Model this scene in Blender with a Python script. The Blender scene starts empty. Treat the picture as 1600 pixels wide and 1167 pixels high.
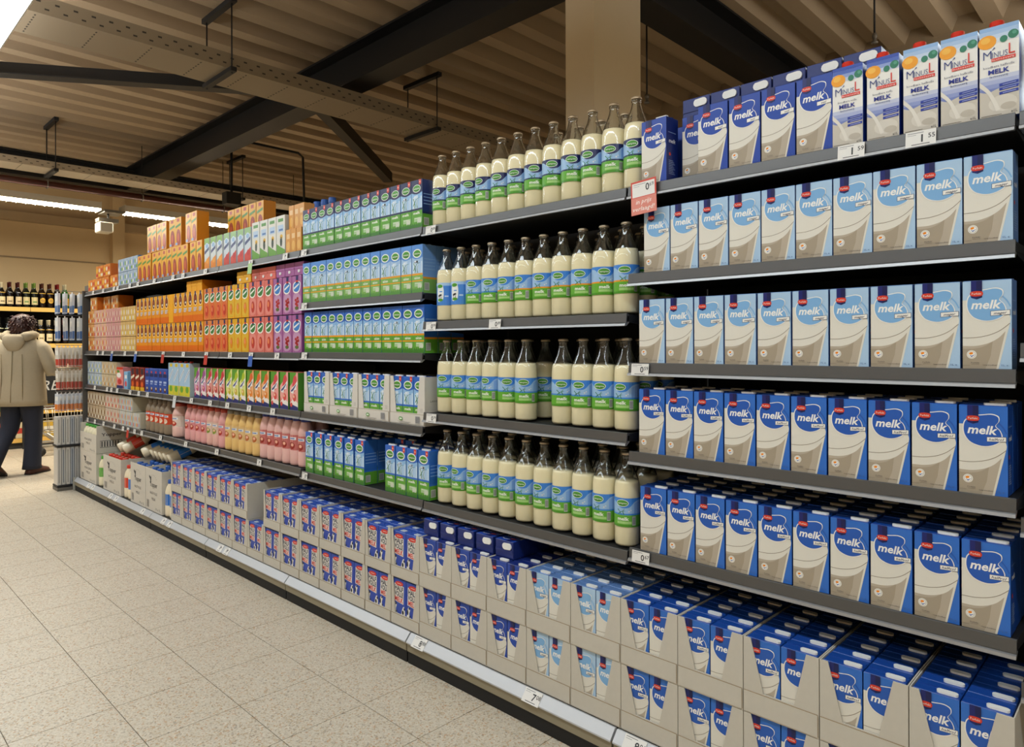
import bpy, bmesh, math, random
from mathutils import Vector, Matrix
random.seed(7)
scene = bpy.context.scene
R = math.radians

# ------------------------------------------------------------------ camera
CAM_H = 1.29
def camera():
    cd = bpy.data.cameras.new('camera'); co = bpy.data.objects.new('camera', cd)
    scene.collection.objects.link(co)
    yaw, roll = R(44.044), R(-.19)
    fw = Vector((-math.sin(yaw), math.cos(yaw), 0)); rt = Vector((math.cos(yaw), math.sin(yaw), 0)); up = Vector((0, 0, 1))
    r3 = rt*math.cos(roll) + up*math.sin(roll); u3 = up*math.cos(roll) - rt*math.sin(roll)
    m = Matrix.Identity(4)
    for i in range(3):
        m[i][0] = r3[i]; m[i][1] = u3[i]; m[i][2] = -fw[i]
    m[0][3], m[1][3], m[2][3] = 0, -1.8028, CAM_H
    co.matrix_world = m
    cd.sensor_fit = 'HORIZONTAL'; cd.sensor_width = 36; cd.lens = 1075.3/1600*36
    cd.shift_y = -43.5/1600
    cd.clip_start = .02; cd.clip_end = 100
    scene.camera = co
camera()
# ------------------------------------------------------------------ world, exposure
w = bpy.data.worlds.new('world'); scene.world = w; w.use_nodes = True
w.node_tree.nodes['Background'].inputs[0].default_value = (.9, .82, .7, 1)
w.node_tree.nodes['Background'].inputs[1].default_value = .02
vs = scene.view_settings
vs.view_transform = 'Standard'; vs.look = 'None'; vs.gamma = 1; vs.use_curve_mapping = False
vs.exposure = -0.7
AISLE_LIGHT = 21.0      # emission strength of the aisle luminaires
WALL_LIGHT = 105.0

# ------------------------------------------------------------------ helpers
COL = scene.collection
def srgb(h):
    h = h.lstrip('#'); v = [int(h[i:i+2], 16)/255 for i in (0, 2, 4)]
    return tuple(c/12.92 if c <= .04045 else ((c+.055)/1.055)**2.4 for c in v)
MATS = {}
def mat(col, rough=.5, metal=0., spec=.5, emit=0., noise=0., nscale=40., bump=0.):
    key = (col, rough, metal, spec, emit, noise, nscale, bump)
    if key in MATS: return MATS[key]
    m = bpy.data.materials.new('m_%s' % str(col).strip('#')); m.use_nodes = True
    nt = m.node_tree; b = nt.nodes['Principled BSDF']
    c = srgb(col) if isinstance(col, str) else col
    b.inputs['Base Color'].default_value = (*c, 1)
    b.inputs['Roughness'].default_value = rough; b.inputs['Metallic'].default_value = metal
    b.inputs['Specular IOR Level'].default_value = spec
    if emit:
        b.inputs['Emission Color'].default_value = (*c, 1); b.inputs['Emission Strength'].default_value = emit
    if noise or bump:
        tc = nt.nodes.new('ShaderNodeTexCoord'); n = nt.nodes.new('ShaderNodeTexNoise')
        n.inputs['Scale'].default_value = nscale; n.inputs['Detail'].default_value = 3
        nt.links.new(tc.outputs['Object'], n.inputs['Vector'])
        if noise:
            mx = nt.nodes.new('ShaderNodeMix'); mx.data_type = 'RGBA'
            mx.inputs['A'].default_value = (*[x*(1-noise) for x in c], 1)
            mx.inputs['B'].default_value = (*[min(1, x*(1+noise)) for x in c], 1)
            nt.links.new(n.outputs['Fac'], mx.inputs['Factor']); nt.links.new(mx.outputs['Result'], b.inputs['Base Color'])
        if bump:
            bp = nt.nodes.new('ShaderNodeBump'); bp.inputs['Strength'].default_value = bump; bp.inputs['Distance'].default_value = .002
            nt.links.new(n.outputs['Fac'], bp.inputs['Height']); nt.links.new(bp.outputs['Normal'], b.inputs['Normal'])
    MATS[key] = m
    return m
def glass_mat(name, tint=(1, 1, 1), ior=1.5, base=.0):
    m = bpy.data.materials.new(name); m.use_nodes = True; nt = m.node_tree
    for n in list(nt.nodes): nt.nodes.remove(n)
    out = nt.nodes.new('ShaderNodeOutputMaterial'); mx = nt.nodes.new('ShaderNodeMixShader')
    t = nt.nodes.new('ShaderNodeBsdfTransparent'); g = nt.nodes.new('ShaderNodeBsdfGlossy'); f = nt.nodes.new('ShaderNodeFresnel')
    t.inputs[0].default_value = (*tint, 1); g.inputs['Roughness'].default_value = .04; f.inputs[0].default_value = ior
    ad = nt.nodes.new('ShaderNodeMath'); ad.operation = 'ADD'; ad.inputs[1].default_value = base; ad.use_clamp = True
    gm = nt.nodes.new('ShaderNodeNewGeometry'); sb = nt.nodes.new('ShaderNodeMath'); sb.operation = 'SUBTRACT'; sb.inputs[0].default_value = 1
    ml = nt.nodes.new('ShaderNodeMath'); ml.operation = 'MULTIPLY'
    nt.links.new(gm.outputs['Backfacing'], sb.inputs[1]); nt.links.new(f.outputs[0], ad.inputs[0]); nt.links.new(ad.outputs[0], ml.inputs[0]); nt.links.new(sb.outputs[0], ml.inputs[1]); nt.links.new(ml.outputs[0], mx.inputs[0])
    nt.links.new(t.outputs[0], mx.inputs[1]); nt.links.new(g.outputs[0], mx.inputs[2]); nt.links.new(mx.outputs[0], out.inputs[0])
    return m

def link(name, me, parent=None, loc=(0, 0, 0), rot=(0, 0, 0)):
    o = bpy.data.objects.new(name, me); COL.objects.link(o)
    o.location = loc; o.rotation_euler = rot
    if parent: o.parent = parent
    return o
def tag(o, label, cat, group=None, kind=None):
    o['label'] = label; o['category'] = cat
    if group: o['group'] = group
    if kind: o['kind'] = kind
    return o
def struct(o):
    o['kind'] = 'structure'; return o
def thing(name, label, cat, loc=(0, 0, 0), rotz=0, group=None):
    return tag(link(name, None, None, loc, (0, 0, rotz)), label, cat, group)

class MB:
    """collects shapes with material indices into one mesh"""
    def __init__(s): s.v = []; s.f = []; s.mi = []; s.mats = []; s.sm = []
    def m(s, mt):
        if mt not in s.mats: s.mats.append(mt)
        return s.mats.index(mt)
    def add(s, vs, fs, mt, smooth=False):
        o = len(s.v); s.v += [tuple(p) for p in vs]; k = s.m(mt)
        for f in fs: s.f.append([i+o for i in f]); s.mi.append(k); s.sm.append(smooth)
        return s
    def box(s, x0, x1, y0, y1, z0, z1, mt, mtx=None):
        vs = [Vector((x, y, z)) for z in (z0, z1) for y in (y0, y1) for x in (x0, x1)]
        if mtx: vs = [mtx @ p for p in vs]
        return s.add(vs, [(0, 2, 3, 1), (4, 5, 7, 6), (0, 1, 5, 4), (2, 6, 7, 3), (0, 4, 6, 2), (1, 3, 7, 5)], mt)
    def prism(s, pts, a0, a1, mt, axis='x', smooth=False):
        """polygon extruded along axis; pts are the other two coords in xyz order"""
        n = len(pts)
        def P(p, a):
            return {'x': (a, p[0], p[1]), 'y': (p[0], a, p[1]), 'z': (p[0], p[1], a)}[axis]
        vs = [P(p, a0) for p in pts] + [P(p, a1) for p in pts]
        fs = [list(range(n-1, -1, -1)), list(range(n, 2*n))] + [(i, (i+1) % n, n+(i+1) % n, n+i) for i in range(n)]
        return s.add(vs, fs, mt, smooth)
    def lathe(s, prof, mt, seg=14, c=(0, 0, 0), cap0=True, cap1=True, smooth=True, sx=1., sy=1.):
        vs = []; n = len(prof)
        for r, z in prof:
            for k in range(seg):
                a = 2*math.pi*k/seg; vs.append((c[0]+r*math.cos(a)*sx, c[1]+r*math.sin(a)*sy, c[2]+z))
        fs = [(i*seg+k, i*seg+(k+1) % seg, (i+1)*seg+(k+1) % seg, (i+1)*seg+k) for i in range(n-1) for k in range(seg)]
        if cap0: fs.append(list(range(seg-1, -1, -1)))
        if cap1: fs.append([(n-1)*seg+k for k in range(seg)])
        return s.add(vs, fs, mt, smooth)
    def tube(s, pts, r, mt, seg=6, caps=True):
        pts = [Vector(p) for p in pts]; vs = []; n = len(pts)
        rs = r if isinstance(r, (list, tuple)) else [r]*n
        for i, p in enumerate(pts):
            d = (pts[min(i+1, n-1)] - pts[max(i-1, 0)]).normalized()
            a = d.orthogonal().normalized() if i == 0 else (pa - d*pa.dot(d)).normalized()
            pa = a; b = d.cross(a)
            for k in range(seg):
                t = 2*math.pi*k/seg; vs.append(p + (a*math.cos(t) + b*math.sin(t))*rs[i])
        fs = [(i*seg+k, i*seg+(k+1) % seg, (i+1)*seg+(k+1) % seg, (i+1)*seg+k) for i in range(n-1) for k in range(seg)]
        if caps: fs += [list(range(seg-1, -1, -1)), [(n-1)*seg+k for k in range(seg)]]
        return s.add(vs, fs, mt, True)
    def loft(s, rings, mt, caps=True, smooth=True):
        seg = len(rings[0]); vs = [p for r in rings for p in r]; n = len(rings)
        fs = [(i*seg+k, i*seg+(k+1) % seg, (i+1)*seg+(k+1) % seg, (i+1)*seg+k) for i in range(n-1) for k in range(seg)]
        if caps: fs += [list(range(seg-1, -1, -1)), [(n-1)*seg+k for k in range(seg)]]
        return s.add(vs, fs, mt, smooth)
    def mesh(s, name='mesh', bevel=0.):
        me = bpy.data.meshes.new(name); me.from_pydata(s.v, [], s.f)
        for mt in s.mats: me.materials.append(mt)
        me.polygons.foreach_set('material_index', s.mi); me.polygons.foreach_set('use_smooth', s.sm)
        if bevel:
            bm = bmesh.new(); bm.from_mesh(me)
            bmesh.ops.bevel(bm, geom=list(bm.edges), offset=bevel, segments=1, affect='EDGES', clamp_overlap=True)
            bm.to_mesh(me); bm.free()
        me.update(); return me
    def build(s, name, parent=None, loc=(0, 0, 0), rot=(0, 0, 0), bevel=0.):
        return link(name, s.mesh(name, bevel), parent, loc, rot)

def smooth_closed(pts, n=5):
    out = []; m = len(pts)
    for i in range(m):
        p0, p1, p2, p3 = (Vector(pts[(i+k-1) % m]) for k in range(4))
        for j in range(n):
            t = j/n
            q = .5*((2*p1) + (-p0+p2)*t + (2*p0-5*p1+4*p2-p3)*t*t + (-p0+3*p1-3*p2+p3)*t**3)
            out.append((q.x, q.y))
    return out
def smooth_open(pts, n=6):
    P = [pts[0]] + list(pts) + [pts[-1]]; out = []
    for i in range(1, len(P)-2):
        p0, p1, p2, p3 = (Vector(P[i+k-1]) for k in range(4))
        for j in range(n):
            t = j/n; q = .5*((2*p1) + (-p0+p2)*t + (2*p0-5*p1+4*p2-p3)*t*t + (-p0+3*p1-3*p2+p3)*t**3)
            out.append((q.x, q.y))
    return out + [tuple(pts[-1])]

# ---- flat print: polygons and lettering in millimetres, laid 0.2 mm apart on a front face
TXT = {}
def text_geo(s, bold=0., shear=0., spacing=1.):
    key = (s, bold, shear, spacing)
    if key not in TXT:
        cu = bpy.data.curves.new('t', 'FONT'); cu.body = s; cu.resolution_u = 1 if len(s) > 6 else 2
        cu.offset = bold; cu.shear = shear; cu.space_character = spacing; cu.fill_mode = 'FRONT'
        ob = bpy.data.objects.new('t', cu)
        me = bpy.data.meshes.new_from_object(ob)
        vs = [(v.co.x, v.co.y) for v in me.vertices]; fs = [list(p.vertices) for p in me.polygons]
        bpy.data.objects.remove(ob); bpy.data.curves.remove(cu); bpy.data.meshes.remove(me)
        TXT[key] = (vs, fs)
    return TXT[key]
class Art:
    def __init__(s, rough=.35): s.b = MB(); s.rough = rough; s.L = 1
    def _m(s, c): return mat(c, s.rough) if isinstance(c, (str, tuple)) else c
    def poly(s, pts, c, L=None):
        if L is None: L = s.L
        # counter-clockwise seen from the front (-y)
        a = sum(pts[i][0]*pts[(i+1) % len(pts)][1]-pts[(i+1) % len(pts)][0]*pts[i][1] for i in range(len(pts)))
        if a < 0: pts = pts[::-1]
        s.b.add([(p[0]/1000, -.0002*L-.0002, p[1]/1000) for p in pts], [list(range(len(pts)))], s._m(c)); return s
    def rect(s, x0, y0, x1, y1, c, L=None): return s.poly([(x0, y0), (x1, y0), (x1, y1), (x0, y1)], c, L)
    def ell(s, cx, cy, rx, ry, c, L=None, n=16, rot=0.):
        cr, sr = math.cos(rot), math.sin(rot)
        return s.poly([(cx+rx*math.cos(2*math.pi*k/n)*cr-ry*math.sin(2*math.pi*k/n)*sr, cy+rx*math.cos(2*math.pi*k/n)*sr+ry*math.sin(2*math.pi*k/n)*cr) for k in range(n)], c, L)
    def stroke(s, pts, wd, c, L=None, taper=False):
        n = len(pts); up = []; dn = []
        for i in range(n):
            d = (Vector(pts[min(i+1, n-1)])-Vector(pts[max(i-1, 0)])).normalized(); nn = Vector((-d.y, d.x))
            k = wd/2*(1-.8*i/(n-1) if taper else 1)
            up.append((pts[i][0]+nn.x*k, pts[i][1]+nn.y*k)); dn.append((pts[i][0]-nn.x*k, pts[i][1]-nn.y*k))
        return s.poly(up+dn[::-1], c, L)
    def text(s, t, x, y, h, c, L=None, w=None, bold=0., shear=0., rot=0., align='l'):
        vs, fs = text_geo(t, bold, shear)
        if not vs: return s
        x0 = min(v[0] for v in vs); x1 = max(v[0] for v in vs); ky = h/.72
        kx = w/(x1-x0) if w else ky
        ox = {'l': 0, 'c': -(x1-x0)*kx/2, 'r': -(x1-x0)*kx}[align]
        cr, sr = math.cos(rot), math.sin(rot); P = []
        if L is None: L = s.L
        for vx, vy in vs:
            a, b = (vx-x0)*kx+ox, vy*ky
            P.append(((x+a*cr-b*sr)/1000, -.0002*L-.0002, (y+a*sr+b*cr)/1000))
        s.b.add(P, fs, s._m(c)); return s
    def mesh(s, name='print'): return s.b.mesh(name)
    def wrapped(s, r, seg_deg=14, name='print'):
        """bend the flat art (x about 0) round a vertical cylinder of radius r, facing -y"""
        me = s.b.mesh(name); bm = bmesh.new(); bm.from_mesh(me)
        bmesh.ops.triangulate(bm, faces=bm.faces)
        k = -180
        while k <= 180:
            x = R(k)*r
            bmesh.ops.bisect_plane(bm, geom=list(bm.verts)+list(bm.edges)+list(bm.faces), plane_co=(x, 0, 0), plane_no=(1, 0, 0))
            k += seg_deg
        for v in bm.verts:
            a = v.co.x/r; rr = r-v.co.y
            v.co = Vector((rr*math.sin(a), -rr*math.cos(a), v.co.z))
        bm.to_mesh(me); bm.free(); me.update(); return me

# ---- prototypes: a dict body mesh + list of (part name, mesh, location)
class Proto:
    def __init__(s, name, body, parts, cat, w, d, h): s.name = name; s.body = body; s.parts = parts; s.cat = cat; s.w = w; s.d = d; s.h = h
def put(p, x, y, z, label, group=None, rot=(0, 0, 0), bare=False, scale=None, skip=()):
    o = link(p.name, p.body, None, (x, y, z), rot); tag(o, label, p.cat, group)
    if scale: o.scale = scale
    for nm, me in p.parts:
        if bare and nm in ('front_print', 'side_print', 'label'): continue
        if nm in skip: continue
        c = link(nm, me, o)
    return o
ORD = 'first second third fourth fifth sixth seventh eighth ninth tenth eleventh twelfth thirteenth fourteenth fifteenth sixteenth seventeenth eighteenth nineteenth twentieth'.split() + \
      'twenty-first twenty-second twenty-third twenty-fourth twenty-fifth twenty-sixth twenty-seventh twenty-eighth twenty-ninth thirtieth'.split()
def jit(a): return random.uniform(-a, a)
def row(p, xs, y, z, desc, where, group, jy=.002, jr=.6, bare=False, start=0, **k):
    out = []
    for i, x in enumerate(xs):
        out.append(put(p, x, y+abs(jit(jy)), z, '%s, %s from left %s' % (desc, ORD[i+start], where), group, rot=(0, 0, R(jit(jr))), bare=bare, **k))
    return out
def lin(a, b, n): return [a+(b-a)*(i+.5)/n for i in range(n)]   # n centres filling a..b

# ================================================================== materials
M_FLOORSEAM = mat('#8a8070', .8)
M_DARK = mat('#1a1a1b', .6); M_BLACK = mat('#0c0c0d', .7)
M_RAIL = mat('#636363', .38, .55, noise=.05, nscale=12); M_RAILEDGE = mat('#9c9c9c', .38, .6)
M_CARD = mat('#c8c2b5', .8, noise=.04, nscale=60); M_CARDIN = mat('#9c8a6e', .85)
M_WHITE = mat('#eeeeea', .35); M_STEEL = mat('#8f8d88', .4, .7); M_BEAM = mat('#0d0d0d', .55)

def terrazzo():
    m = bpy.data.materials.new('terrazzo'); m.use_nodes = True; nt = m.node_tree; b = nt.nodes['Principled BSDF']
    g = nt.nodes.new('ShaderNodeNewGeometry')
    def vor(scale, seed):
        mp = nt.nodes.new('ShaderNodeMapping'); mp.inputs['Location'].default_value = (seed, seed*.7, 0)
        v = nt.nodes.new('ShaderNodeTexVoronoi'); v.inputs['Scale'].default_value = scale
        nt.links.new(g.outputs['Position'], mp.inputs['Vector']); nt.links.new(mp.outputs[0], v.inputs['Vector']); return v
    def ramp(src, stops):
        r = nt.nodes.new('ShaderNodeValToRGB'); e = r.color_ramp.elements
        while len(e) < len(stops): e.new(.5)
        for k, (p, c) in zip(e, stops): k.position = p; k.color = (*srgb(c), 1)
        r.color_ramp.interpolation = 'CONSTANT'
        nt.links.new(src, r.inputs[0]); return r
    v1 = vor(170, 0); v2 = vor(330, 3.3)
    s1 = nt.nodes.new('ShaderNodeSeparateColor'); nt.links.new(v1.outputs['Color'], s1.inputs[0])
    s2 = nt.nodes.new('ShaderNodeSeparateColor'); nt.links.new(v2.outputs['Color'], s2.inputs[0])
    r1 = ramp(s1.outputs[0], [(0, '#cabfac'), (.45, '#bfb39e'), (.66, '#d4cab8'), (.80, '#ad9169'), (.89, '#988874'), (.94, '#b57f48'), (.97, '#7d7264')])
    r2 = ramp(s2.outputs[1], [(0, '#cbc0ad'), (.5, '#baad98'), (.75, '#d8cfbe'), (.88, '#918674'), (.95, '#bd9052')])
    mx = nt.nodes.new('ShaderNodeMix'); mx.data_type = 'RGBA'; mx.inputs['Factor'].default_value = .4
    nt.links.new(r1.outputs[0], mx.inputs['A']); nt.links.new(r2.outputs[0], mx.inputs['B'])
    nt.links.new(mx.outputs['Result'], b.inputs['Base Color']); b.inputs['Roughness'].default_value = .42
    return m
M_TERR = terrazzo()

# ================================================================== setting
def setting():
    # floor slab (grout) and tiles
    P = .3145; ox, oy = -2.426, -.395
    fl = MB().box(-12, 3.2, -5.2, 4.4, -.12, -.004, M_FLOORSEAM).build('floor'); struct(fl)
    g = .0014
    tm = MB().box(g-P/2, P/2-g, g-P/2, P/2-g, -.004, 0, M_TERR).mesh('tile')
    # tiles in view: one object each
    cells = []
    for i in range(-32, 18):
        for j in range(-16, 16):
            cx, cy = ox+(i+.5)*P, oy+(j+.5)*P
            if -11.9 < cx < 3.1 and -5.1 < cy < 4.3: cells.append((cx, cy))
    def vis(c):
        x, y = c
        dx, dy = x, y+1.8028; a = math.atan2(-dx, dy)      # angle left of +y
        dist = math.hypot(dx, dy)
        inview = R(6) < a < R(82.5)
        depth = -dx*math.sin(R(44.044))*-1*-1+dy*math.cos(R(44.044))
        depth = -dx*math.sin(R(44.044)) + dy*math.cos(R(44.044))
        return inview and depth > 1.95 and y < .12 and x > -10.75
    near = sorted([c for c in cells if vis(c)], key=lambda c: math.hypot(c[0], c[1]+1.8))[:300]
    for c in near: link('tile', tm, fl, (c[0], c[1], 0))
    ns = set(near); b = MB()
    for c in cells:
        if c not in ns: b.box(c[0]-P/2+g, c[0]+P/2-g, c[1]-P/2+g, c[1]+P/2-g, -.004, 0, M_TERR)
    rest = b.build('tile_field', fl); rest['kind'] = 'stuff'
    # ceiling: trapezoidal deck, ribs along y
    mc = mat('#a89376', .55, noise=.06, nscale=3)
    zc = CAM_H+2.3; p = .31; x = -12.0; pr = []
    while x < 3.4:
        pr += [(x, zc+.10), (x+.115, zc+.10), (x+.155, zc), (x+.27, zc)]; x += p
    n = len(pr); vs = [(a, -5.3, z) for a, z in pr]+[(a, 4.5, z) for a, z in pr]
    b = MB(); b.add(vs, [(i, i+1, n+i+1, n+i) for i in range(n-1)], mc)
    b.box(-12.1, 3.5, -5.3, 4.5, zc+.14, zc+.2, mc)
    struct(b.build('ceiling'))
    # walls
    mw = mat('#d0b68c', .8, noise=.03, nscale=2)
    wl = MB().box(-11.45, -11.2, -5.3, 4.4, 0, zc+.1, mw).build('wall_left'); struct(wl)
    b = MB(); b.box(-11.2, -11.185, -5.2, 1.28, 2.49, 2.51, mat('#8f7a5c', .7)); b.build('panel_joint', wl)
    MB().box(-11.2, -11.06, 1.34, 1.50, 0, zc+.05, mw).build('pilaster', wl)
    MB().box(-11.2, -11.1, -5.2, 4.2, 2.98, 3.1, mat('#a8916f', .7)).build('ledge', wl)
    struct(MB().box(-11.45, 3.4, 4.1, 4.3, 0, zc+.1, mat('#9c8769', .8)).build('wall_back'))
    struct(MB().box(3.1, 3.35, -5.3, 4.4, 0, zc+.1, mw).build('wall_right'))
    struct(MB().box(-11.45, 3.4, -5.35, -5.15, 0, zc+.1, mw).build('wall_front'))
setting()
def ibeam(b, length, hgt, wd, mt, t=.014):
    """I section along local x, z from 0 (bottom) to hgt"""
    b.box(0, length, -wd/2, wd/2, 0, t, mt); b.box(0, length, -wd/2, wd/2, hgt-t, hgt, mt); b.box(0, length, -t/2, t/2, t, hgt-t, mt)
def ceiling_stuff():
    zc = CAM_H+2.3
    def beam(label, loc, rotz, length, hgt=.29, wd=.2):
        o = thing('roof_beam', label, 'beam', loc, rotz)
        MB().box(0, length, -wd/2, wd/2, 0, .016, M_BEAM).build('lower_flange', o)
        MB().box(0, length, -wd/2, wd/2, hgt-.016, hgt, M_BEAM).build('upper_flange', o)
        MB().box(0, length, -.006, .006, .016, hgt-.016, M_BEAM).build('web', o)
    beam('long black steel roof beam running above the shelving', (-9.64, 1.2, zc-.295), 0, 12.6)
    beam('black steel beam crossing near the far left wall', (-9.76, -5.1, zc-.295), R(90), 9.1)
    beam('black steel beam running back from the beige pillar', (-2.29, 1.55, zc-.295), R(90), 2.5)
    def brace(label, a, bb):
        d = Vector(bb)-Vector(a); o = thing('roof_brace', label, 'brace', a, math.atan2(d.y, d.x)); L = d.length
        MB().box(0, L, -.006, .006, 0, .11, M_BEAM).build('upright_leg', o); MB().box(0, L, -.006, .1, -.01, 0, M_BEAM).build('flat_leg', o)
    brace('thin black diagonal brace at upper left under the ribbed ceiling', (-5.15, 1.05, zc-.26), (-7.0, -1.7, zc-.26))
    brace('black diagonal brace above the bottle shelf bay', (-5.30, 1.36, zc-.26), (-7.0, 3.3, zc-.26))
    # pillar
    b = MB(); mp = mat('#d6c8ac', .75, noise=.02, nscale=3)
    b.box(-2.385, -2.194, 1.09, 1.525, 0.001, zc-.30, mp); b.box(-2.40, -2.18, 1.075, 1.54, zc-.298, zc-.31+.013, M_BEAM)
    tag(b.build('pillar'), 'square beige plastered pillar behind the milk bottles', 'pillar')
    # cable trays
    mt = mat('#8d7f68', .5, .1); mt2 = mat('#b9ac94', .5, .1); md = mat('#3a342b', .7)
    def cable_tray(label, x0, x1, z, hgt, y0, y1, hangers, mt):
        o = thing('cable_tray', label, 'cable tray', (0, 0, 0))
        MB().box(x0, x1, y0, y1, z, z+.004, mt).build('bottom_plate', o)
        for x in (x0, x1-.003):
            b = MB(); b.box(x, x+.003, y0, y1, z+.004, z+hgt, mt)
            b.build('side_rail', o)
        b = MB(); y = y0+.05
        while y < y1:
            b.box(x1, x1+.0012, y, y+.022, z+hgt*.62, z+hgt*.72, md); b.box(x1, x1+.0012, y+.04, y+.062, z+hgt*.25, z+hgt*.34, md); y += .09
        s = b.build('slots', o); s['kind'] = 'stuff'
        b = MB(); y = y0+.2
        while y < y1:
            for k in range(8): b.box(x0+.03+k*.04, x0+.045+k*.04, y, y+.008, z-.0012, z, md)
            y += .3
        s = b.build('bottom_slots', o); s['kind'] = 'stuff'
        for y in hangers:
            for x in (x0-.02, x1+.02): MB().tube([(x, y, z-.04), (x, y, zc)], .005, M_DARK, 5).build('hanger_rod', o)
            MB().box(x0-.05, x1+.05, y-.02, y+.02, z-.03, z-.001, M_DARK).build('cross_bar', o)
            MB().box(x0-.06, x1+.06, y-.02, y+.02, zc-.035, zc-.002, M_DARK).build('ceiling_bar', o)
    cable_tray('wide perforated cable tray crossing above the shelves at upper left', -4.86, -4.50, CAM_H+1.84, .10, -3.2, 4.0, (.18, 1.93, -1.5), mt)
    cable_tray('narrow perforated cable tray hung above the wine shelf', -8.42, -8.1, CAM_H+1.79, .07, -3.2, 4.0, (-.02, 1.9), mt2)
    # red sprinkler pipe
    o = thing('sprinkler_pipe', 'dark red sprinkler pipe hung below the narrow cable tray', 'pipe')
    MB().tube([(-8.52, -3.2, CAM_H+1.71), (-8.52, 4.0, CAM_H+1.71)], .036, mat('#44160c', .3), 10).build('pipe_run', o)
    for y in (.0, .92, 1.85, 2.8):
        MB().tube([(-8.52, y, CAM_H+1.74), (-8.52, y, zc)], .004, M_DARK, 5).build('hanger_rod', o)
        b = MB(); b.tube([(-8.52+.045*math.cos(t*math.pi/6), y, CAM_H+1.71+.045*math.sin(t*math.pi/6)) for t in range(13)], .006, M_STEEL, 5); b.build('clamp_ring', o)
    # conduit loop
    o = thing('cable_conduit', 'thin black bent conduit hanging above the juice cartons', 'conduit')
    MB().tube([(-7.48, 1.5, 2.95), (-7.48, 1.5, 3.55), (-7.48, 1.52, 3.58), (-7.48, 2.3, 3.58), (-7.48, 2.36, 3.54), (-7.48, 2.38, 2.9)], .014, M_BLACK, 6).build('conduit_run', o)
    MB().box(-7.54, -7.42, 1.42, 1.58, 2.85, 2.98, M_DARK).build('junction_box', o)
    # sprinkler drops
    for i, (x, y) in enumerate(((-2.66, 2.31), (-1.305, 2.69))):
        zz = CAM_H+(1.74, 1.86)[i]; d = thing('sprinkler_drop', 'thin sprinkler drop pipe with small head %s' % ('right of the beige pillar' if i == 0 else 'above the lactose-free cartons'), 'sprinkler')
        MB().tube([(x, y, zz), (x, y, zc+.1)], .006, M_DARK, 5).build('drop_pipe', d); MB().lathe([(.02, -.05), (.02, -.045), (.008, -.03), (.016, -.01), (.012, .01)], M_STEEL, 8, (x, y, zz)).build('sprinkler_head', d)
    # luminaires
    me = mat((.88, 1, 1.08), .5, emit=AISLE_LIGHT); mwl = mat((1, .90, .72), .5, emit=WALL_LIGHT); mh = mat('#d8d3c8', .5); mu = mat((.95, .97, 1), .5, emit=AISLE_LIGHT*.8); me2 = mat((.88, 1, 1.08), .5, emit=AISLE_LIGHT*.55)
    def luminaire(label, x0, x1, y0, y1, z, e, group=None, louvre=False, up=None):
        o = thing('ceiling_luminaire', label, 'ceiling light', group=group)
        b = MB(); b.box(x0, x1, y0, y1, z+.012, z+.085, mh); b.box(x0-.006, x1+.006, y0-.006, y0, z-.004, z+.09, mh); b.box(x0-.006, x1+.006, y1, y1+.006, z-.004, z+.09, mh)
        b.build('housing', o)
        MB().add([(x0, y0, z+.01), (x0, y1, z+.01), (x1, y1, z+.01), (x1, y0, z+.01)], [(0, 1, 2, 3)], e).build('tube_panel', o)
        if not louvre: MB().add([(x0+.02, y0+.02, z+.087), (x1-.02, y0+.02, z+.087), (x1-.02, y1-.02, z+.087), (x0+.02, y1-.02, z+.087)], [(0, 1, 2, 3)], up or mu).build('added_uplight_panel', o)  # glowing top face added to brighten the dim ceiling, not a known lamp part
        if louvre:
            b = MB(); y = y0+.05
            while y < y1-.02:
                b.box(x0, x1, y, y+.004, z-.002, z+.009, M_WHITE); y += .085
            s = b.build('louvre', o); s['kind'] = 'stuff'
    names = ['fluorescent strip above the aisle at the upper left corner', 'fluorescent strip above the aisle near the far wall', 'fluorescent strip above the aisle in front of the bottles', 'fluorescent strip above the aisle in front of the cartons']
    for i, (a, b_) in enumerate([(-7.0, -3.0), (-10.4, -7.2), (-2.8, -.2), (0, 2.8)]):
        luminaire('white '+names[i], a, b_, -1.38, -1.105, CAM_H+1.5, me)
    for i, (a, b_) in enumerate([(-9.8, -6.0), (-5.8, -2.0), (-1.8, 2.6)]):
        luminaire('white fluorescent strip over the next aisle, %s from the far wall' % ORD[i], a, b_, -3.75, -3.475, CAM_H+1.5, me2)
    for y, n in ((2.1, 'nearer'), (3.2, 'farther')):  # strips out of view, added to brighten the pillar and the ceiling behind
        luminaire('unseen white fluorescent strip added in the aisle behind the gondola, %s one' % n, -.3, 2.8, y, y+.275, CAM_H+1.5, me, up=mat((.95, .97, 1), .5, emit=AISLE_LIGHT*1.2))
    luminaire('bright louvred light strip at far left above the bottles', -8.84, -8.62, -1.2, .53, CAM_H+1.53, mwl, louvre=True)
    luminaire('bright louvred light strip right of the small lamp box', -8.84, -8.62, .78, 3.0, CAM_H+1.53, mwl, louvre=True)
    # lamp box between them
    o = thing('emergency_lamp', 'small grey lamp box with clear shade between two light strips', 'lamp')
    MB().box(-8.85, -8.6, .56, .76, 2.80, 2.83, M_STEEL).build('mount_plate', o)
    MB().box(-8.80, -8.66, .52, .72, 2.70, 2.74, mat('#6d675c', .5)).build('arm', o); MB().tube([(-8.73, .63, 2.73), (-8.73, .63, 2.81)], .012, M_DARK, 6).build('stem', o)
    MB().box(-8.82, -8.64, .52, .66, 2.58, 2.695, mat('#cfc9ba', .2)).build('shade', o, bevel=.01)
ceiling_stuff()

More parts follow.
